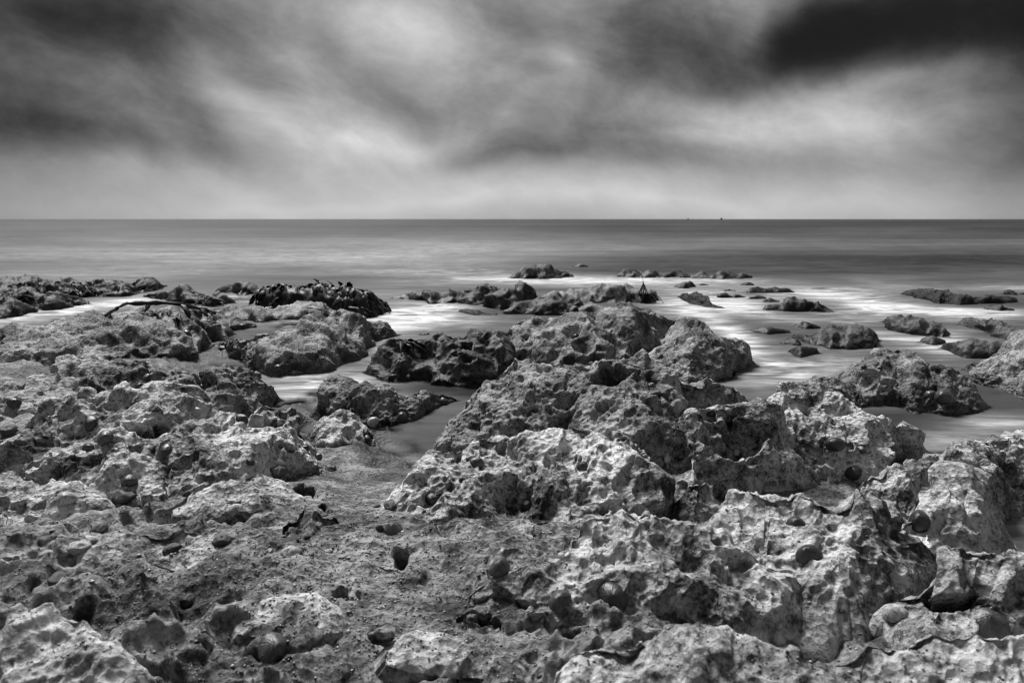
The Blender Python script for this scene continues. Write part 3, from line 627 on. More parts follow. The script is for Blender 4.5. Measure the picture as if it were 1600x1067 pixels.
# pale foam lanes; centre pixel, half sizes, tilt, strength
FOAM = [(40,497,120,12,9,.75),(150,480,110,9,8,.8),(215,470,60,6,6,.6),(380,467,40,6,0,.8),(370,505,50,5,18,.6),(470,500,60,5,6,.5),(420,462,300,10,0,.25),
 (640,490,70,20,0,.75),(690,497,90,10,-4,.7),(610,500,60,18,0,.4),(590,540,30,30,0,.35),(640,515,60,10,0,.35),(560,590,100,25,0,.25),(620,715,50,16,-20,.9),(590,745,60,14,-20,.7),(500,630,40,10,0,.35),
 (700,440,220,10,0,.35),(900,436,150,5,0,.85),(1020,440,160,5,0,.7),(1000,446,100,4,0,.6),(860,442,60,5,0,.4),(1120,438,110,4,0,.45),
 (1060,470,60,9,0,.7),(1090,485,90,12,4,.8),(1150,480,70,10,-12,.7),(1130,512,70,14,-25,.8),(1170,540,50,14,-30,.65),(1180,470,60,6,0,.6),(1100,455,80,5,0,.5),(1230,457,120,8,0,.45),
 (1300,462,110,10,-6,.75),(1370,475,90,9,-8,.75),(1430,484,130,7,-3,.9),(1540,490,100,9,0,.8),(1330,488,90,6,0,.5),(1380,450,80,12,0,.35),(1360,438,30,7,-10,.15),
 (1400,530,70,10,-8,.7),(1480,530,60,16,0,.5),(1350,500,60,7,0,.6),(1290,570,90,16,0,.35),(1220,585,80,20,8,.4),(1490,540,40,24,0,.5),(1595,660,70,10,0,.7),(1520,650,40,10,0,.3),(1580,820,40,30,0,.6),
 (1600,450,100,6,0,.5),(1180,560,60,10,-10,.4),(1060,512,50,8,0,.5),(900,465,70,4,0,.3),(700,480,40,6,0,.5),(1250,500,60,6,0,.4),(30,455,60,6,0,.3)]
DARK = [(1250,402,420,14,0,.34),(1480,412,250,11,0,.30),(1250,425,200,6,0,.12),(900,400,140,12,0,.16),(430,432,140,12,0,.32),(560,440,120,8,0,.15),(750,612,60,10,0,.6),(700,606,80,9,0,.5),(830,350,1400,16,0,.42),(1300,375,500,14,0,.06),(1400,660,110,20,0,.4),(1140,590,40,8,0,.4),(1500,640,60,9,0,.3),(640,535,40,16,0,.1)]  # darker bands: weak reflection by the water, put into its colour
PALE = [(500,605,110,26,0,.48),(640,535,60,30,0,.10),(1490,685,110,26,0,.34),(1180,585,90,26,0,.22),(1330,560,160,30,0,.06),(250,405,380,24,0,.15),(520,395,300,20,0,.16),(700,405,240,16,0,.12),(1000,385,260,10,0,.10),(120,430,160,14,0,.10),(1230,390,300,6,0,.06),(700,425,160,8,0,.10)]  # paler areas: mist and bright reflection put into the water colour
def lobes(tab):
    out = np.zeros(X.shape)
    for (cx, cy, sx, sy, rot, a) in tab:
        c, s = math.cos(R(rot)), math.sin(R(rot)); dx, dy = PX-cx, PY-cy
        u, v = (dx*c-dy*s)/sx, (dx*s+dy*c)/sy
        out += a*np.exp(-(u*u+v*v)*.9)
    return out
foam = lobes(FOAM)*1.05+lobes(PALE)*2.0-lobes(DARK)  # one colour mask: real foam plus the painted reflection tones
sw = fbm(np.stack([PX.ravel()/260+3, PY.ravel()/13, PX.ravel()*0], -1), 5, .6, 31).reshape(X.shape)*.16
sw += fbm(np.stack([PX.ravel()/900+9, PY.ravel()/22, PX.ravel()*0], -1), 3, .5, 41).reshape(X.shape)*.12
foam += sw*sstep(480, 425, PY)*sstep(342, 352, PY)*1.6
mistf = fbm(np.stack([PX.ravel()/60, PY.ravel()/14, PX.ravel()*0+4], -1), 3, .5, 91).reshape(X.shape)
foam += .38*np.exp(-np.maximum(depth, 0)/.05)*sstep(640, 540, PY)*sstep(405, 430, PY)*np.clip(.45+mistf, 0, 1)
sw2 = fbm(np.stack([PX.ravel()/70+PY.ravel()/30, PY.ravel()/9, PX.ravel()*0], -1), 5, .62, 61).reshape(X.shape)
foam = foam*(1+.3*sw2*sstep(425, 450, PY))
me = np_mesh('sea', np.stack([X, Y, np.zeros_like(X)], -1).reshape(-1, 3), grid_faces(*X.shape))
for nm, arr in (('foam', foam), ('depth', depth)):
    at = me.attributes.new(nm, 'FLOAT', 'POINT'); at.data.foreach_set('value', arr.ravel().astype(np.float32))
m, t, b = new_mat('sea_water')
g = t.add('ShaderNodeNewGeometry'); P = g.outputs['Position']
af = t.add('ShaderNodeAttribute', attribute_name='foam').outputs['Fac']
ad = t.add('ShaderNodeAttribute', attribute_name='depth').outputs['Fac']
def strk(sx, sy, scale, det=4, dist=.8):
    return t.noise(t.vmath('MULTIPLY', P, (sx, sy, 1)), scale, det, .55, dist).outputs['Fac']
s1 = strk(.30, 1.0, 2.6, 5, 1.4)
s2 = strk(.22, 1.0, 8, 4, 1.2)
s3 = strk(.18, 1.0, .55, 5, 1.0)
s4 = strk(.15, 1.0, .08, 5, .6)
s5 = strk(.12, 1.0, .012, 4, .4)
w = t.math('ADD', t.math('MULTIPLY', s1, .30), t.math('MULTIPLY', s2, .14))
w = t.math('ADD', w, t.math('ADD', t.math('MULTIPLY', s3, .30), t.math('ADD', t.math('MULTIPLY', s4, .30), t.math('MULTIPLY', s5, .22))))
f1_ = t.noise(t.vmath('MULTIPLY', P, (.38, 1.0, 1)), 3.6, 7, .66, 2.2).outputs['Fac']
f2_ = t.noise(t.vmath('MULTIPLY', P, (.16, 1.0, 1)), 11, 5, .6, 1.6).outputs['Fac']
wf = t.math('SUBTRACT', t.math('ADD', t.math('MULTIPLY', f1_, .65), t.math('MULTIPLY', f2_, .35)), .5)
w = t.math('SUBTRACT', w, .63)                                   # about -.3 .. .3
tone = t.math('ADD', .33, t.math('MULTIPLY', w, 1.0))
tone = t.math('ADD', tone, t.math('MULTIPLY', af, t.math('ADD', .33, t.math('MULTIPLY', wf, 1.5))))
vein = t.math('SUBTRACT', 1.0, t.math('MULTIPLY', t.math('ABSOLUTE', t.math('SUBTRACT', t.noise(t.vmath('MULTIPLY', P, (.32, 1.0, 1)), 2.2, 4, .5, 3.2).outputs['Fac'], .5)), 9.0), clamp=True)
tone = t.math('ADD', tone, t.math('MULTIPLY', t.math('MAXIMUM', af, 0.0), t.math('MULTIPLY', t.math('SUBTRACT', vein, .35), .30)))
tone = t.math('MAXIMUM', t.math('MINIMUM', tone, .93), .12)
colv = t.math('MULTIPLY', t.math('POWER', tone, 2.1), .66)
cc = t.add('ShaderNodeCombineColor')
for i in range(3): t.put(cc.inputs[i], colv)
t.put(b.inputs['Base Color'], cc.outputs[0])
b.inputs['Roughness'].default_value = .42; b.inputs['Specular IOR Level'].default_value = .18; b.inputs['IOR'].default_value = 1.33
# a few centimetres of water let the rock below show through
edge = t.math('ADD', ad, t.math('MULTIPLY', t.math('SUBTRACT', s2, .5), .012))
t.put(b.inputs['Alpha'], t.maprange(edge, -.002, .05, .0, 1.0, True))
bp = t.add('ShaderNodeBump'); bp.inputs['Strength'].default_value = .25; bp.inputs['Distance'].default_value = .03
t.put(bp.inputs['Height'], w); t.put(b.inputs['Normal'], bp.outputs[0])
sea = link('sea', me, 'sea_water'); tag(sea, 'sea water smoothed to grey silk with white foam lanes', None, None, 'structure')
sea.visible_shadow = True
print('water', time.time()-T0)


# ------------------------------------------------------------------ limpets, stones and shells sitting on the rock
def limpet_mesh(seed, ribs=26, hgt=.42):
    r_ = np.random.default_rng(seed); nr, na = 9, ribs*3
    V = []; ax, ay = r_.uniform(-.10, .10, 2)
    amp = r_.uniform(.5, 1.3, ribs+1); 
    for i in range(nr):
        q = i/(nr-1)
        for j in range(na):
            a = 2*math.pi*j/na; rib = (.5+.5*math.cos(a*ribs))*amp[int(j/3)]
            rad = (.5*(1+.05*math.sin(2*a+seed)+.04*math.sin(3*a+seed*2)))*(q**.78)*(1+.03*rib*q)
            z = hgt*(1-q**1.25)+.018*rib*q**.7*(1-.5*q)+.012*math.sin(q*22+seed)
            if q > .99: z -= .07
            V.append((rad*math.cos(a)+ax*(1-q), rad*math.sin(a)*.88+ay*(1-q), z))
    F = grid_faces(nr, na+1) % 1 if False else []
    for i in range(nr-1):
        for j in range(na):
            k = (j+1) % na; F.append((i*na+j, (i+1)*na+j, (i+1)*na+k, i*na+k))
    return np_mesh('limpet', np.array(V), np.array(F))
def stone_mesh(seed, flat=.55):
    n1, n2 = 14, 22; V = []
    for i in range(n1):
        th = math.pi*i/(n1-1)
        for j in range(n2):
            a = 2*math.pi*j/n2
            V.append((math.sin(th)*math.cos(a), math.sin(th)*math.sin(a), math.cos(th)))
    V = np.array(V); V = V*(1+.24*fbm(V*1.3+seed*5, 3, .5, seed)+.09*fbm(V*4+seed, 3, .6, seed))[:, None]*.5
    V[:, 2] *= flat; V[:, 1] *= .75
    F = [(i*n2+j, (i+1)*n2+j, (i+1)*n2+(j+1) % n2, i*n2+(j+1) % n2) for i in range(n1-1) for j in range(n2)]
    return np_mesh('stone', V, np.array(F))
LM = {}
def variant(kind, k, mat):
    key = (kind, k, mat)
    if key not in LM:
        me = limpet_mesh(k, 20+4*(k % 4), .36+.05*(k % 3)) if kind == 'limpet' else stone_mesh(k, .45+.1*(k % 3))
        me.materials.append(MATS[mat]); LM[key] = me
    return LM[key]
def perch(px, py, r=4):
    c = cast(px, py)
    if not c: return None
    nn = Vector(c[1]); 
    for dx, dy in ((r, 0), (-r, 0), (0, r), (0, -r), (r*.7, r*.7), (-r*.7, -r*.7)):
        q = cast(px+dx, py+dy)
        if q and (q[0]-c[0]).length < .06: nn += q[1]
    return c[0], nn.normalized(), c[3]
D_, M_, P_ = 'shell_dark', 'shell_mid', 'shell_pale'
SHELLS = [
 ('limpet',958,933,46,D_,'biggest dark limpet on the front ridge, nearest the lens'),
 ('limpet',875,940,36,M_,'oval limpet with dark rim just left of the biggest front limpet'),
 ('limpet',781,888,34,M_,'grey ribbed limpet on the rim above the black cave'),
 ('limpet',680,778,31,D_,'ribbed round limpet in a hollow at the left of the central mound'),
 ('limpet',615,828,29,M_,'mottled limpet at the left foot of the central mound'),
 ('limpet',593,825,13,D_,'small dark limpet touching the mottled one at the mound foot'),
 ('limpet',825,788,22,D_,'round black limpet in the shaded face of the central mound'),
 ('limpet',911,729,20,D_,'dark limpet in a cup high on the central mound'),
 ('limpet',988,717,22,P_,'pale limpet at the right shoulder of the central mound'),
 ('limpet',745,724,22,D_,'flat limpet lying in a pale dish on the central mound'),
 ('limpet',1305,694,27,D_,'large dark ribbed limpet half way up the pale right slope'),
 ('limpet',1333,738,25,D_,'dark limpet in a cup at the foot of the pale right slope'),
 ('limpet',1347,703,13,M_,'small limpet above the cup at the foot of the right slope'),
 ('limpet',1327,693,11,D_,'tiny limpet right beside the large ribbed one on the slope'),
 ('limpet',1150,706,14,P_,'pale limpet, left of the trio inside the big dark hollow'),
 ('limpet',1163,711,12,P_,'pale limpet, right of the trio inside the big dark hollow'),
 ('limpet',1160,721,11,P_,'lowest pale limpet of the trio inside the big dark hollow'),
 ('limpet',1091,713,10,P_,'little pale limpet left of the sharp rim of the hollow rock'),
 ('limpet',1111,646,13,D_,'black limpet in a cup at the top of the hollow rock'),
 ('limpet',1475,620,25,M_,'larger of the two limpets on the domed rock in the water'),
 ('limpet',1454,617,18,M_,'smaller of the two limpets on the domed rock in the water'),
 ('limpet',1350,573,8,D_,'tiny limpet high on the left side of the domed rock'),
 ('limpet',1083,577,9,D_,'tiny limpet at the right foot of the peak by the bay'),
 ('limpet',1018,604,15,M_,'flat limpet in a pale dish on the right shoulder of the peak'),
 ('limpet',545,636,14,D_,'dark limpet in a notch of the knobbly rock'),
 ('limpet',583,659,18,P_,'pale barnacled limpet at the base of the knobbly rock'),
 ('limpet',628,652,20,M_,'grey limpet at the waterline right of the knobbly rock'),
 ('limpet',693,628,17,D_,'limpet at the tip of the flat tail in the channel'),
 ('limpet',574,686,12,D_,'limpet inside the black hole of the pale blocky stone'),
 ('limpet',229,590,12,D_,'upper limpet of two in the crook under the steep block'),
 ('limpet',218,604,13,M_,'lower limpet of two in the crook under the steep block'),
 ('limpet',315,607,13,D_,'left limpet of a pair in the hollow of the steep block'),
 ('limpet',327,604,14,D_,'right limpet of a pair in the hollow of the steep block'),
 ('limpet',307,643,15,P_,'pale limpet on the right end of the left mound'),
 ('limpet',231,683,24,D_,'tilted shiny limpet on the face of the left mound'),
 ('limpet',259,706,24,D_,'dark round limpet below the tilted one on the left mound'),
 ('limpet',164,684,24,M_,'grey limpet above the thin lipped ledge'),
 ('limpet',138,700,17,D_,'dark knob limpet on the thin lipped ledge'),
 ('limpet',142,661,23,D_,'black limpet high on the left mound'),
 ('limpet',202,751,22,M_,'mottled limpet in a round cup under the thin lipped ledge'),
 ('limpet',103,779,26,P_,'pale elongated limpet lying on the left ledge'),
 ('limpet',326,746,17,D_,'limpet half hidden deep in the largest black hole'),
 ('limpet',391,721,13,D_,'small limpet right of the two deep holes'),
 ('limpet',378,656,20,D_,'dark limpet on the shaded side of the ridged rock'),
 ('limpet',427,662,15,D_,'limpet in the shadow near the top of the ridged rock'),
 ('limpet',477,701,13,D_,'limpet in a slot on the right of the ridged rock'),
 ('limpet',497,713,15,M_,'limpet on the right edge of the ridged rock'),
 ('limpet',434,575,13,D_,'limpet on the sloping rock near the channel end'),
 ('limpet',292,522,15,D_,'limpet standing on the broad left platform'),
 ('limpet',22,630,20,D_,'limpet near the left photo edge on the jagged rock'),
 ('limpet',1244,819,26,D_,'tall dark limpet in a slot on the honeycomb ridge'),
 ('limpet',1264,866,36,D_,'big limpet in the hollow under the honeycomb ridge'),
 ('limpet',1373,824,18,M_,'round limpet on the right end of the honeycomb ridge'),
 ('limpet',1067,808,26,M_,'smooth limpet below the small white topped pinnacle'),
 ('limpet',1118,845,16,M_,'rough limpet on the front ridge under the honeycomb ridge'),
 ('limpet',1540,975,62,M_,'wide flat limpet on the split rock, bottom right'),
 ('limpet',1397,957,34,P_,'white capped limpet left of the long dark slot'),
 ('limpet',425,1013,46,M_,'flat barnacled limpet low in the bottom left foreground'),
 ('limpet',1437,815,34,D_,'broad dark limpet in the dip beside the small pool'),
 ('limpet',1375,575,9,D_,'tiny limpet near the top of the domed rock'),
 ('limpet',638,589,9,M_,'limpet at the waterline of the dark low dome'),
 ('limpet',722,750,10,D_,'tiny dark limpet on the left flank of the mound'),
 ('limpet',900,527,13,D_,'dark limpet on the rugged rock behind the peak'),
 ('stone',193,776,42,'stone_dark','flat dark pebble lying below the mottled cup limpet'),
 ('stone',124,856,42,'stone_pale','large whitish pebble in the left foreground'),
 ('stone',347,845,32,'stone_dark','dark oval pebble on the bright flat slab'),
 ('stone',91,906,44,'stone_dark','flat dark stone in the bottom left grit'),
 ('stone',268,857,28,'stone_dark','small dark flat stone on the slab, left of the oval pebble'),
 ('stone',454,866,36,'stone_pale','shiny white pebble in a dark hollow'),
 ('stone',421,861,15,'stone_pale','small pale pebble beside the shiny white one'),
 ('stone',513,861,15,'stone_pale','little white stone chip right of the shiny white pebble'),
 ('stone',434,738,36,'stone_dark','dark oval stone under the ridged rock'),
 ('stone',517,733,24,'stone_dark','dark rounded stone at the edge of the wash'),
 ('stone',12,672,36,'stone_dark','dark boulder half cut by the left photo edge'),
 ('stone',347,545,26,'stone_dark','dark oblong stone at the head of the white rill'),
 ('stone',155,828,30,'stone_dark','dark rounded stone above the large whitish pebble'),
 ('stone',1358,961,13,'stone_pale','small white pebble beside the round black hole'),
 ('stone',1315,954,13,'stone_dark','pebble resting inside the round black hole'),
 ('stone',610,790,30,'stone_dark','dark angular stone above the mottled limpet'),
 ('stone',588,792,16,'stone_dark','small dark stone in the grit left of the angular one'),
 ('stone',506,806,18,'stone_dark','rounded pebble jammed in a rough hole'),
 ('stone',1117,794,22,'stone_pale','narrow pale shell standing right of the pinnacle'),
 ('stone',655,519,11,'stone_dark','little round stone awash in the foam behind the dome'),
]
nplaced = 0; recs = []
for (kind, px_, py_, dia, mt, lab) in SHELLS:
    pr = perch(px_, py_, max(3, dia*.35))
    if pr: recs.append((kind, px_, py_, dia, mt, lab, pr))
for k, (kind, px_, py_, dia, mt, lab, (loc, nor, d)) in enumerate(recs):
    size = dia/FPX*(loc-cam.location).dot(Vector((0, CT, -ST)))
    size = min(size, .075)*(1.08 if kind == 'limpet' else .85)
    up = (nor*1.0-d*.35+Vector((0, 0, .25))).normalized() if kind == 'limpet' else (nor*.6+Vector((0, 0, .9))).normalized()
    o = link('limpet' if kind == 'limpet' else 'pebble', variant(kind, k % 7, mt))
    o.rotation_mode = 'QUATERNION'
    tw = Matrix.Rotation(random.uniform(0, 6.28) if kind == 'limpet' else random.uniform(-.5, .5), 4, 'Z').to_quaternion()
    o.rotation_quaternion = up.to_track_quat('Z', 'Y') @ tw
    o.location = loc + up*(.04 if kind == 'limpet' else .02)*size
    o.scale = (size, size, size)
    tag(o, lab, 'limpet' if kind == 'limpet' else 'pebble', 'limpets clinging to the rocks' if kind == 'limpet' else 'loose stones on the shelf')
print('shells', time.time()-T0, len(recs))

# ------------------------------------------------------------------ kelp
def ribbon(pts, widths, side, thick=.0015, ruffle=0., seed=0):
    """a leathery strap: closed lens section swept along pts"""
    r_ = random.Random(seed); n = len(pts); V = []; ph = r_.uniform(0, 6)
    for i, (p, w) in enumerate(zip(pts, widths)):
        p = Vector(p); tdir = (Vector(pts[min(i+1, n-1)])-Vector(pts[max(i-1, 0)])).normalized()
        s_ = (side - tdir*side.dot(tdir)).normalized(); nn = tdir.cross(s_)
        ru = ruffle*w*math.sin(i*1.9+ph)
        V += [p-s_*w+nn*ru, p-s_*w*.5+nn*(thick+ru*.3), p+nn*thick*1.4, p+s_*w*.5+nn*(thick-ru*.3), p+s_*w-nn*ru, p-nn*thick]
    F = []
    for i in range(n-1):
        for j in range(6):
            k = (j+1) % 6; F.append((i*6+j, i*6+k, (i+1)*6+k, (i+1)*6+j))
    return np.array([tuple(v) for v in V]), np.array(F)
def frond_mesh(root, direction, length, width, lift, droop, seed, n=11):
    r_ = random.Random(seed); pts = []; ws = []
    d = Vector(direction).normalized(); p = Vector(root); up = lift
    for i in range(n):
        q = i/(n-1); pts.append(tuple(p)); ws.append(width*(.25+1.1*math.sin(min(1, q*1.15+.10)*math.pi)**.7) if q < .97 else width*.15)
        step = Vector((d.x, d.y, up)).normalized()*length/n
        p = p+step; up -= droop/n*2; d = (d+Vector((r_.uniform(-.12, .12), r_.uniform(-.12, .12), 0))).normalized()
    side = Vector((0, 0, 1)).cross(d).normalized()
    side = (side+Vector((0, 0, r_.uniform(-.7, .7)))).normalized()
    return ribbon(pts, ws, side, .0018, .25, seed)
def world_at(px, py, z):
    x, y = on_plane(px, py, z); return Vector((float(x), float(y), z))
def add_frond(parent, origin, root, direction, length, width, lift, droop, seed, mat):
    V, F = frond_mesh(Vector(root)-origin, direction, length, width, lift, droop, seed)
    return link('frond', np_mesh('frond', V, F), mat, parent)
# the heap
heap = bpy.data.objects.new('kelp_heap', None); COL.objects.link(heap)
h0 = world_at(500, 486, .05); heap.location = h0
tag(heap, 'big heap of glossy black kelp fronds thrown up on a flat rock', 'seaweed')
rk_ = random.Random(3)
# heap profile read across the heap: pixel x, top y, foot y
HP = np.array([(402,472,480),(412,456,482),(430,447,484),(450,444,486),(470,449,486),(490,446,486),(503,441,487),(520,450,488),(540,444,490),(555,449,492),(570,452,495),(585,466,492),(604,482,486)], float)
core = []
cx_ = np.linspace(402, 602, 60)
ct, cb = np.interp(cx_, HP[:, 0], HP[:, 1]), np.interp(cx_, HP[:, 0], HP[:, 2])
for s_ in np.linspace(0, 1, 22):
    th = s_*math.pi
    rowp = []
    for a_, t_, b_ in zip(cx_, ct, cb):
        f = world_at(a_, b_+3, .0); dist = math.hypot(f.x, f.y)
        hgt = max(.02, (b_+3-t_)/FPX*dist*.83)
        off = Vector((f.x, f.y, 0)).normalized()*((1-math.cos(th))*.16)
        rowp.append((f.x+off.x, f.y+off.y, -.03+(hgt+.03)*math.sin(th)))
    core.append(rowp)
core = np.array(core); cn = grid_normals(core).reshape(-1, 3); cf = core.reshape(-1, 3)
cr = fbm(cf*22, 3, .5, 9)*.022-.012
cf = cf+cn*cr[:, None]*np.sign(cn[:, 2:3]+.01)-np.array(h0)
link('matted_mass', np_mesh('matted_mass', cf, grid_faces(*core.shape[:2])[:, ::-1]), 'kelp_black', heap)
for k in range(230):
    s_ = rk_.random(); px_ = rk_.uniform(404, 598)
    t_, b_ = np.interp(px_, HP[:, 0], HP[:, 1]), np.interp(px_, HP[:, 0], HP[:, 2])
    q = rk_.random()**.8
    f = world_at(px_, b_, .0); dist = math.hypot(f.x, f.y); hgt = (b_-t_)/FPX*dist*.9
    th = q*math.pi*.6
    back_ = Vector((f.x, f.y, 0)).normalized()*((1-math.cos(th))*.16)
    root = Vector((f.x, f.y-.035, 0))+back_+Vector((0, 0, max(.015, hgt*math.sin(th))))
    tip_up = q > .8 and rk_.random() < .12
    ang = rk_.uniform(-math.pi, 0) if not tip_up else rk_.uniform(-2.6, -.5)
    if px_ > 560: ang = rk_.uniform(-1.2, .2)
    if px_ < 430: ang = rk_.uniform(-3.3, -2.2)
    L_ = rk_.uniform(.09, .22); wd = rk_.uniform(.010, .024)
    if tip_up: L_ *= .45
    add_frond(heap, h0, root, (math.cos(ang), math.sin(ang)*.8, 0), L_, wd, (rk_.uniform(.1, .6) if not tip_up else rk_.uniform(1.2, 2)), rk_.uniform(1.6, 3.4) if not tip_up else .9, k+10, 'kelp_olive' if rk_.random() < .38 else 'kelp_black')
for k, (a_, b_, c_, e_) in enumerate([(480,457,518,463),(545,450,570,462),(560,470,575,478),(546,462,556,480),(425,450,412,466)]):
    p0 = cast(a_, b_); root = (p0[0]+Vector((0, -.03, .015))) if p0 and p0[0].y < 9 else world_at(a_, 480, .1)
    dd = (world_at(c_, 480, .1)-world_at(a_, 480, .1))
    add_frond(heap, h0, Vector((root.x, min(root.y, 5.6), root.z)), (dd.x, dd.y-.02, 0), dd.length*1.1+.05, .011, .05, .5, 400+k, 'kelp_olive')
# the strand arching over the left platform
def strand(name, label, pix, zoff, w, mat='kelp_black', cat='seaweed', dip=0):
    root = bpy.data.objects.new(name, None); COL.objects.link(root)
    base_ = None; P3 = []
    for (a_, b_, hgt) in pix:
        hgt += dip
        c = cast(a_, b_+hgt)
        if c is None or c[0].y > 14: L3 = world_at(a_, b_+hgt, .0)
        else: L3 = c[0]
        dist = math.hypot(L3.x, L3.y); P3.append(Vector((L3.x, L3.y, L3.z+zoff+hgt/FPX*dist*.98)))
    root.location = P3[0]; tag(root, label, cat)
    def sm(pts, n=22):
        A = np.array([tuple(p) for p in pts]); tt = np.linspace(0, 1, len(A)); t2 = np.linspace(0, 1, n)
        return np.stack([np.interp(t2, tt, A[:, i]) for i in range(3)], -1)
    Q = sm(P3); Q[1:-1] = .25*Q[:-2]+.5*Q[1:-1]+.25*Q[2:]
    ws = [w*(.7+.5*math.sin(i*1.3)**2) for i in range(len(Q))]
    V, F = ribbon([tuple(Vector(q)-P3[0]) for q in Q], ws, Vector((0, .7, .7)), w*.22, .35, 3)
    link('strap', np_mesh('strap', V, F), mat, root)
    return root, P3
s1_, P3 = strand('kelp_strand', 'long black kelp strand arching over the broad left platform', [(165,495,0),(180,486,1),(190,480,3),(198,476,7),(215,476,6),(240,475,4),(262,474,3),(285,477,2),(310,482,2),(330,488,0),(338,490,0)], .0, .013, dip=12)
for k, (i0, dx, dz, L_) in enumerate([(7,.6,-.3,.16),(8,.9,0,.14),(9,.3,-.4,.12),(5,-.5,-.4,.10),(2,-.7,-.3,.12)]):
    add_frond(s1_, P3[0], P3[i0], (dx, -.4, 0), L_, .013, dz, 1.2, 700+k, 'kelp_black')
# the upright stalk
st_, P3 = strand('kelp_stalk', 'upright bare kelp stalk with a hooked tip standing on the flat ledge', [(1001,461,0),(1003,452,9),(1004,444,17),(1004,435,26),(1001,429,32),(995,424,37),(990,422,39)], 0.0, .007)
b0 = P3[0]
for k, (pxa, pya) in enumerate([(996,462),(999,463),(1004,463),(1008,464),(1012,466),(1001,464)]):
    c = cast(pxa, pya); tgt = (c[0] if c and c[0].y < 14 else world_at(pxa, pya, .0))
    tgt = Vector((tgt.x, b0.y-.03-.02*k, tgt.z if abs(tgt.z) < .3 else .02))
    top_ = P3[2]+(P3[3]-P3[2])*(.1*k)
    mid = (top_+tgt)*.5+Vector((0, -.01, .02))
    pts = [tuple(top_*(1-q)**2+mid*2*q*(1-q)+tgt*q*q-b0) for q in np.linspace(0, 1, 9)]
    V, F = ribbon(pts, [.003+.004*q for q in np.linspace(0, 1, 9)], Vector((1, .2, 0)), .004, 0, k)
    link('root_strand', np_mesh('root_strand', V, F), 'kelp_black', st_)
for k in range(16):
    a_ = rk_.uniform(-1.0, 1.0)
    add_frond(st_, b0, b0+Vector((rk_.uniform(-.04, .1), rk_.uniform(-.06, 0), .012)), (math.cos(a_)*(1 if k % 4 else -1), -.5, 0), rk_.uniform(.08, .2), .012, .1, 1.2, 800+k, 'kelp_black')
# thin weed draped on the left reef
WEED = [(62,438,90,'dark weed tuft sticking up on the left reef'),(100,448,60,'weed trailing down the left reef towards the white channel'),(112,437,70,'weed clump on the crest of the far left reef'),(20,455,60,'weed patch near the left photo edge on the reef'),(205,440,60,'thin weed on the right end of the left reef'),(330,462,40,'weed draped on the double humped rock'),(255,484,60,'weed lying under the arched kelp strand'),(640,530,26,'scrap of weed on the dark low dome'),(150,452,60,'weed hanging in the middle of the left reef')]
for k, (a_, b_, ww, lab) in enumerate(WEED):
    c = cast(a_, b_+6)
    if not c or c[0].y > 14: continue
    rt = bpy.data.objects.new('weed_clump', None); COL.objects.link(rt); rt.location = c[0]; tag(rt, lab, 'seaweed', 'small weed on the reefs')
    ext = ww/FPX*c[0].y*.5
    for j in range(14):
        off = rk_.uniform(-1, 1)*ext; cc_ = cast(a_+off/ext*ww*.5, b_+8+rk_.uniform(-4, 5))
        if not cc_ or (cc_[0]-c[0]).length > .6: continue
        ang = rk_.uniform(-math.pi, .0)
        add_frond(rt, c[0], cc_[0]+Vector((0, -.01, .008)), (math.cos(ang), math.sin(ang)*.6, 0), rk_.uniform(.08, .22), rk_.uniform(.006, .013), rk_.uniform(.0, .8), rk_.uniform(.6, 1.8), 900+k*20+j, 'kelp_black')
print('kelp', time.time()-T0)

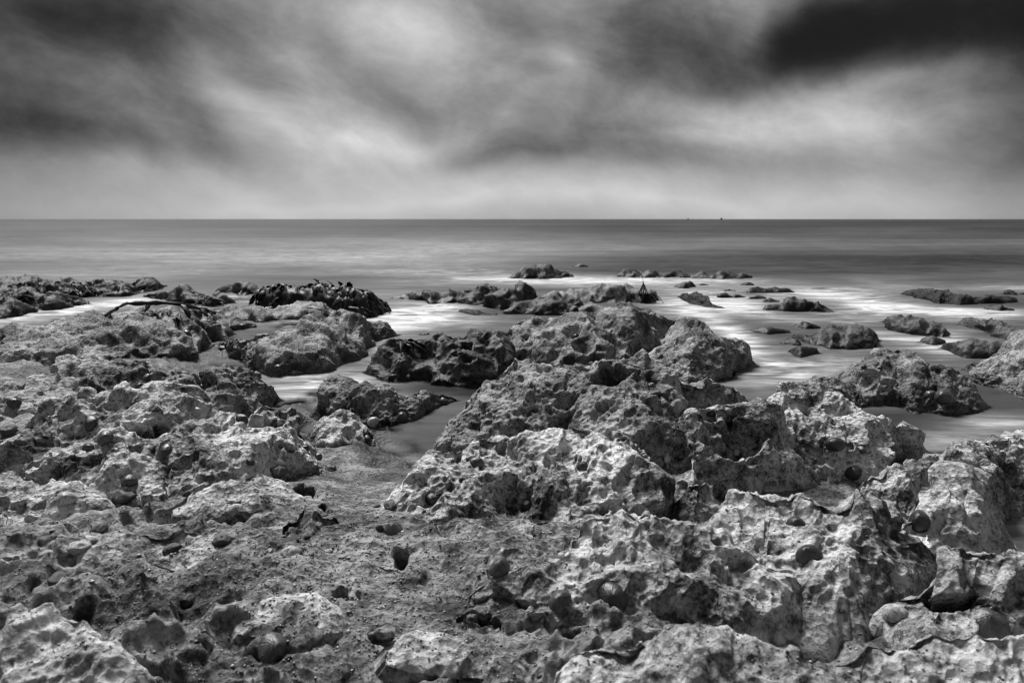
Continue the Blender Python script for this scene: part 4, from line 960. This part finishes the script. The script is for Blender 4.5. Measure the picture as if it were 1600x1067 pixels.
# ------------------------------------------------------------------ two small boats on the horizon
def boxes(lst):
    V, F = [], []
    for (x0, x1, y0, y1, z0, z1, tap) in lst:
        n = len(V); V += [(x0+tap, y0+tap*.3, z0), (x1-tap, y0+tap*.3, z0), (x1-tap, y1-tap*.3, z0), (x0+tap, y1-tap*.3, z0), (x0, y0, z1), (x1, y0, z1), (x1, y1, z1), (x0, y1, z1)]
        F += [tuple(n+i for i in f) for f in ((3,2,1,0), (4,5,6,7), (0,1,5,4), (1,2,6,5), (2,3,7,6), (3,0,4,7))]
    return np.array(V, float), np.array(F)
for k, (a_, sc_, lab) in enumerate([(1075, .75, 'smaller far boat, a faint speck on the horizon'), (1127, 1.0, 'darker far boat with a cabin, a speck on the horizon')]):
    d = ray(a_, 342); yy = 1500.; xx = d[0]/d[1]*yy
    rt = bpy.data.objects.new('fishing_boat', None); COL.objects.link(rt); rt.location = (xx, yy, 0); rt.scale = (sc_,)*3
    tag(rt, lab, 'boat', 'boats on the horizon')
    link('hull', np_mesh('hull', *boxes([(-2.8, 2.8, -1, 1, -.3, 1.2, .6)]), False), 'boat_dark', rt)
    link('cabin', np_mesh('cabin', *boxes([(-.3, 1.9, -.8, .8, 1.2, 3.4, .1)]), False), 'boat_dark', rt)
    link('mast', np_mesh('mast', *boxes([(-.9, -.7, -.1, .1, 1.2, 5.2, .0)]), False), 'boat_dark', rt)

# ------------------------------------------------------------------ shell grit and crumbs lying on the shelf
gp = []
tries = 0
while len(gp) < 5200 and tries < 9000:
    tries += 1
    a_, b_ = rk_.uniform(-20, 1620), rk_.uniform(640, 1070)
    if rk_.random() < .5: a_, b_ = rk_.gauss(480, 260), rk_.gauss(850, 110)
    if b_ < 620 or b_ > 1090: continue
    c = cast(a_, b_)
    if c and c[1].z > .72 and c[2].name in ('ground', 'rock') or (c and c[2].name.startswith('rock') and c[1].z > .85): gp.append(c[0])
gp = np.array([tuple(p) for p in gp])
oc = np.array([(1,0,0),(-1,0,0),(0,1,0),(0,-1,0),(0,0,1),(0,0,-1)], float)
of = np.array([(0,2,4),(2,1,4),(1,3,4),(3,0,4),(2,0,5),(1,2,5),(3,1,5),(0,3,5)])
for nm, sel, mt, lab in (('shell_grit', 0, 'stone_pale', 'pale broken shell crumbs scattered over the shelf'), ('stone_grit', 1, 'stone_dark', 'dark stone crumbs scattered over the shelf')):
    S = gp[sel::2]; k = len(S)
    sz = rng.uniform(.0009, .0026, k)*np.where(rng.random(k) < .06, 1.8, 1)
    V = oc[None]*sz[:, None, None]*rng.uniform(.5, 1.2, (k, 6, 1))
    an = rng.uniform(0, 6.28, k); ca, sa = np.cos(an), np.sin(an)
    V = np.stack([V[..., 0]*ca[:, None]-V[..., 1]*sa[:, None], V[..., 0]*sa[:, None]+V[..., 1]*ca[:, None], V[..., 2]*.6], -1)+S[:, None, :]+np.array([0, 0, .0006])
    F = (of[None]+6*np.arange(k)[:, None, None]).reshape(-1, 3)
    tag(link(nm, np_mesh(nm, V.reshape(-1, 3), F, False), mt), lab, None, None, 'stuff')
print('done', time.time()-T0, 'tris', sum(len(o.data.polygons)*2 for o in scene.objects if o.type == 'MESH'))
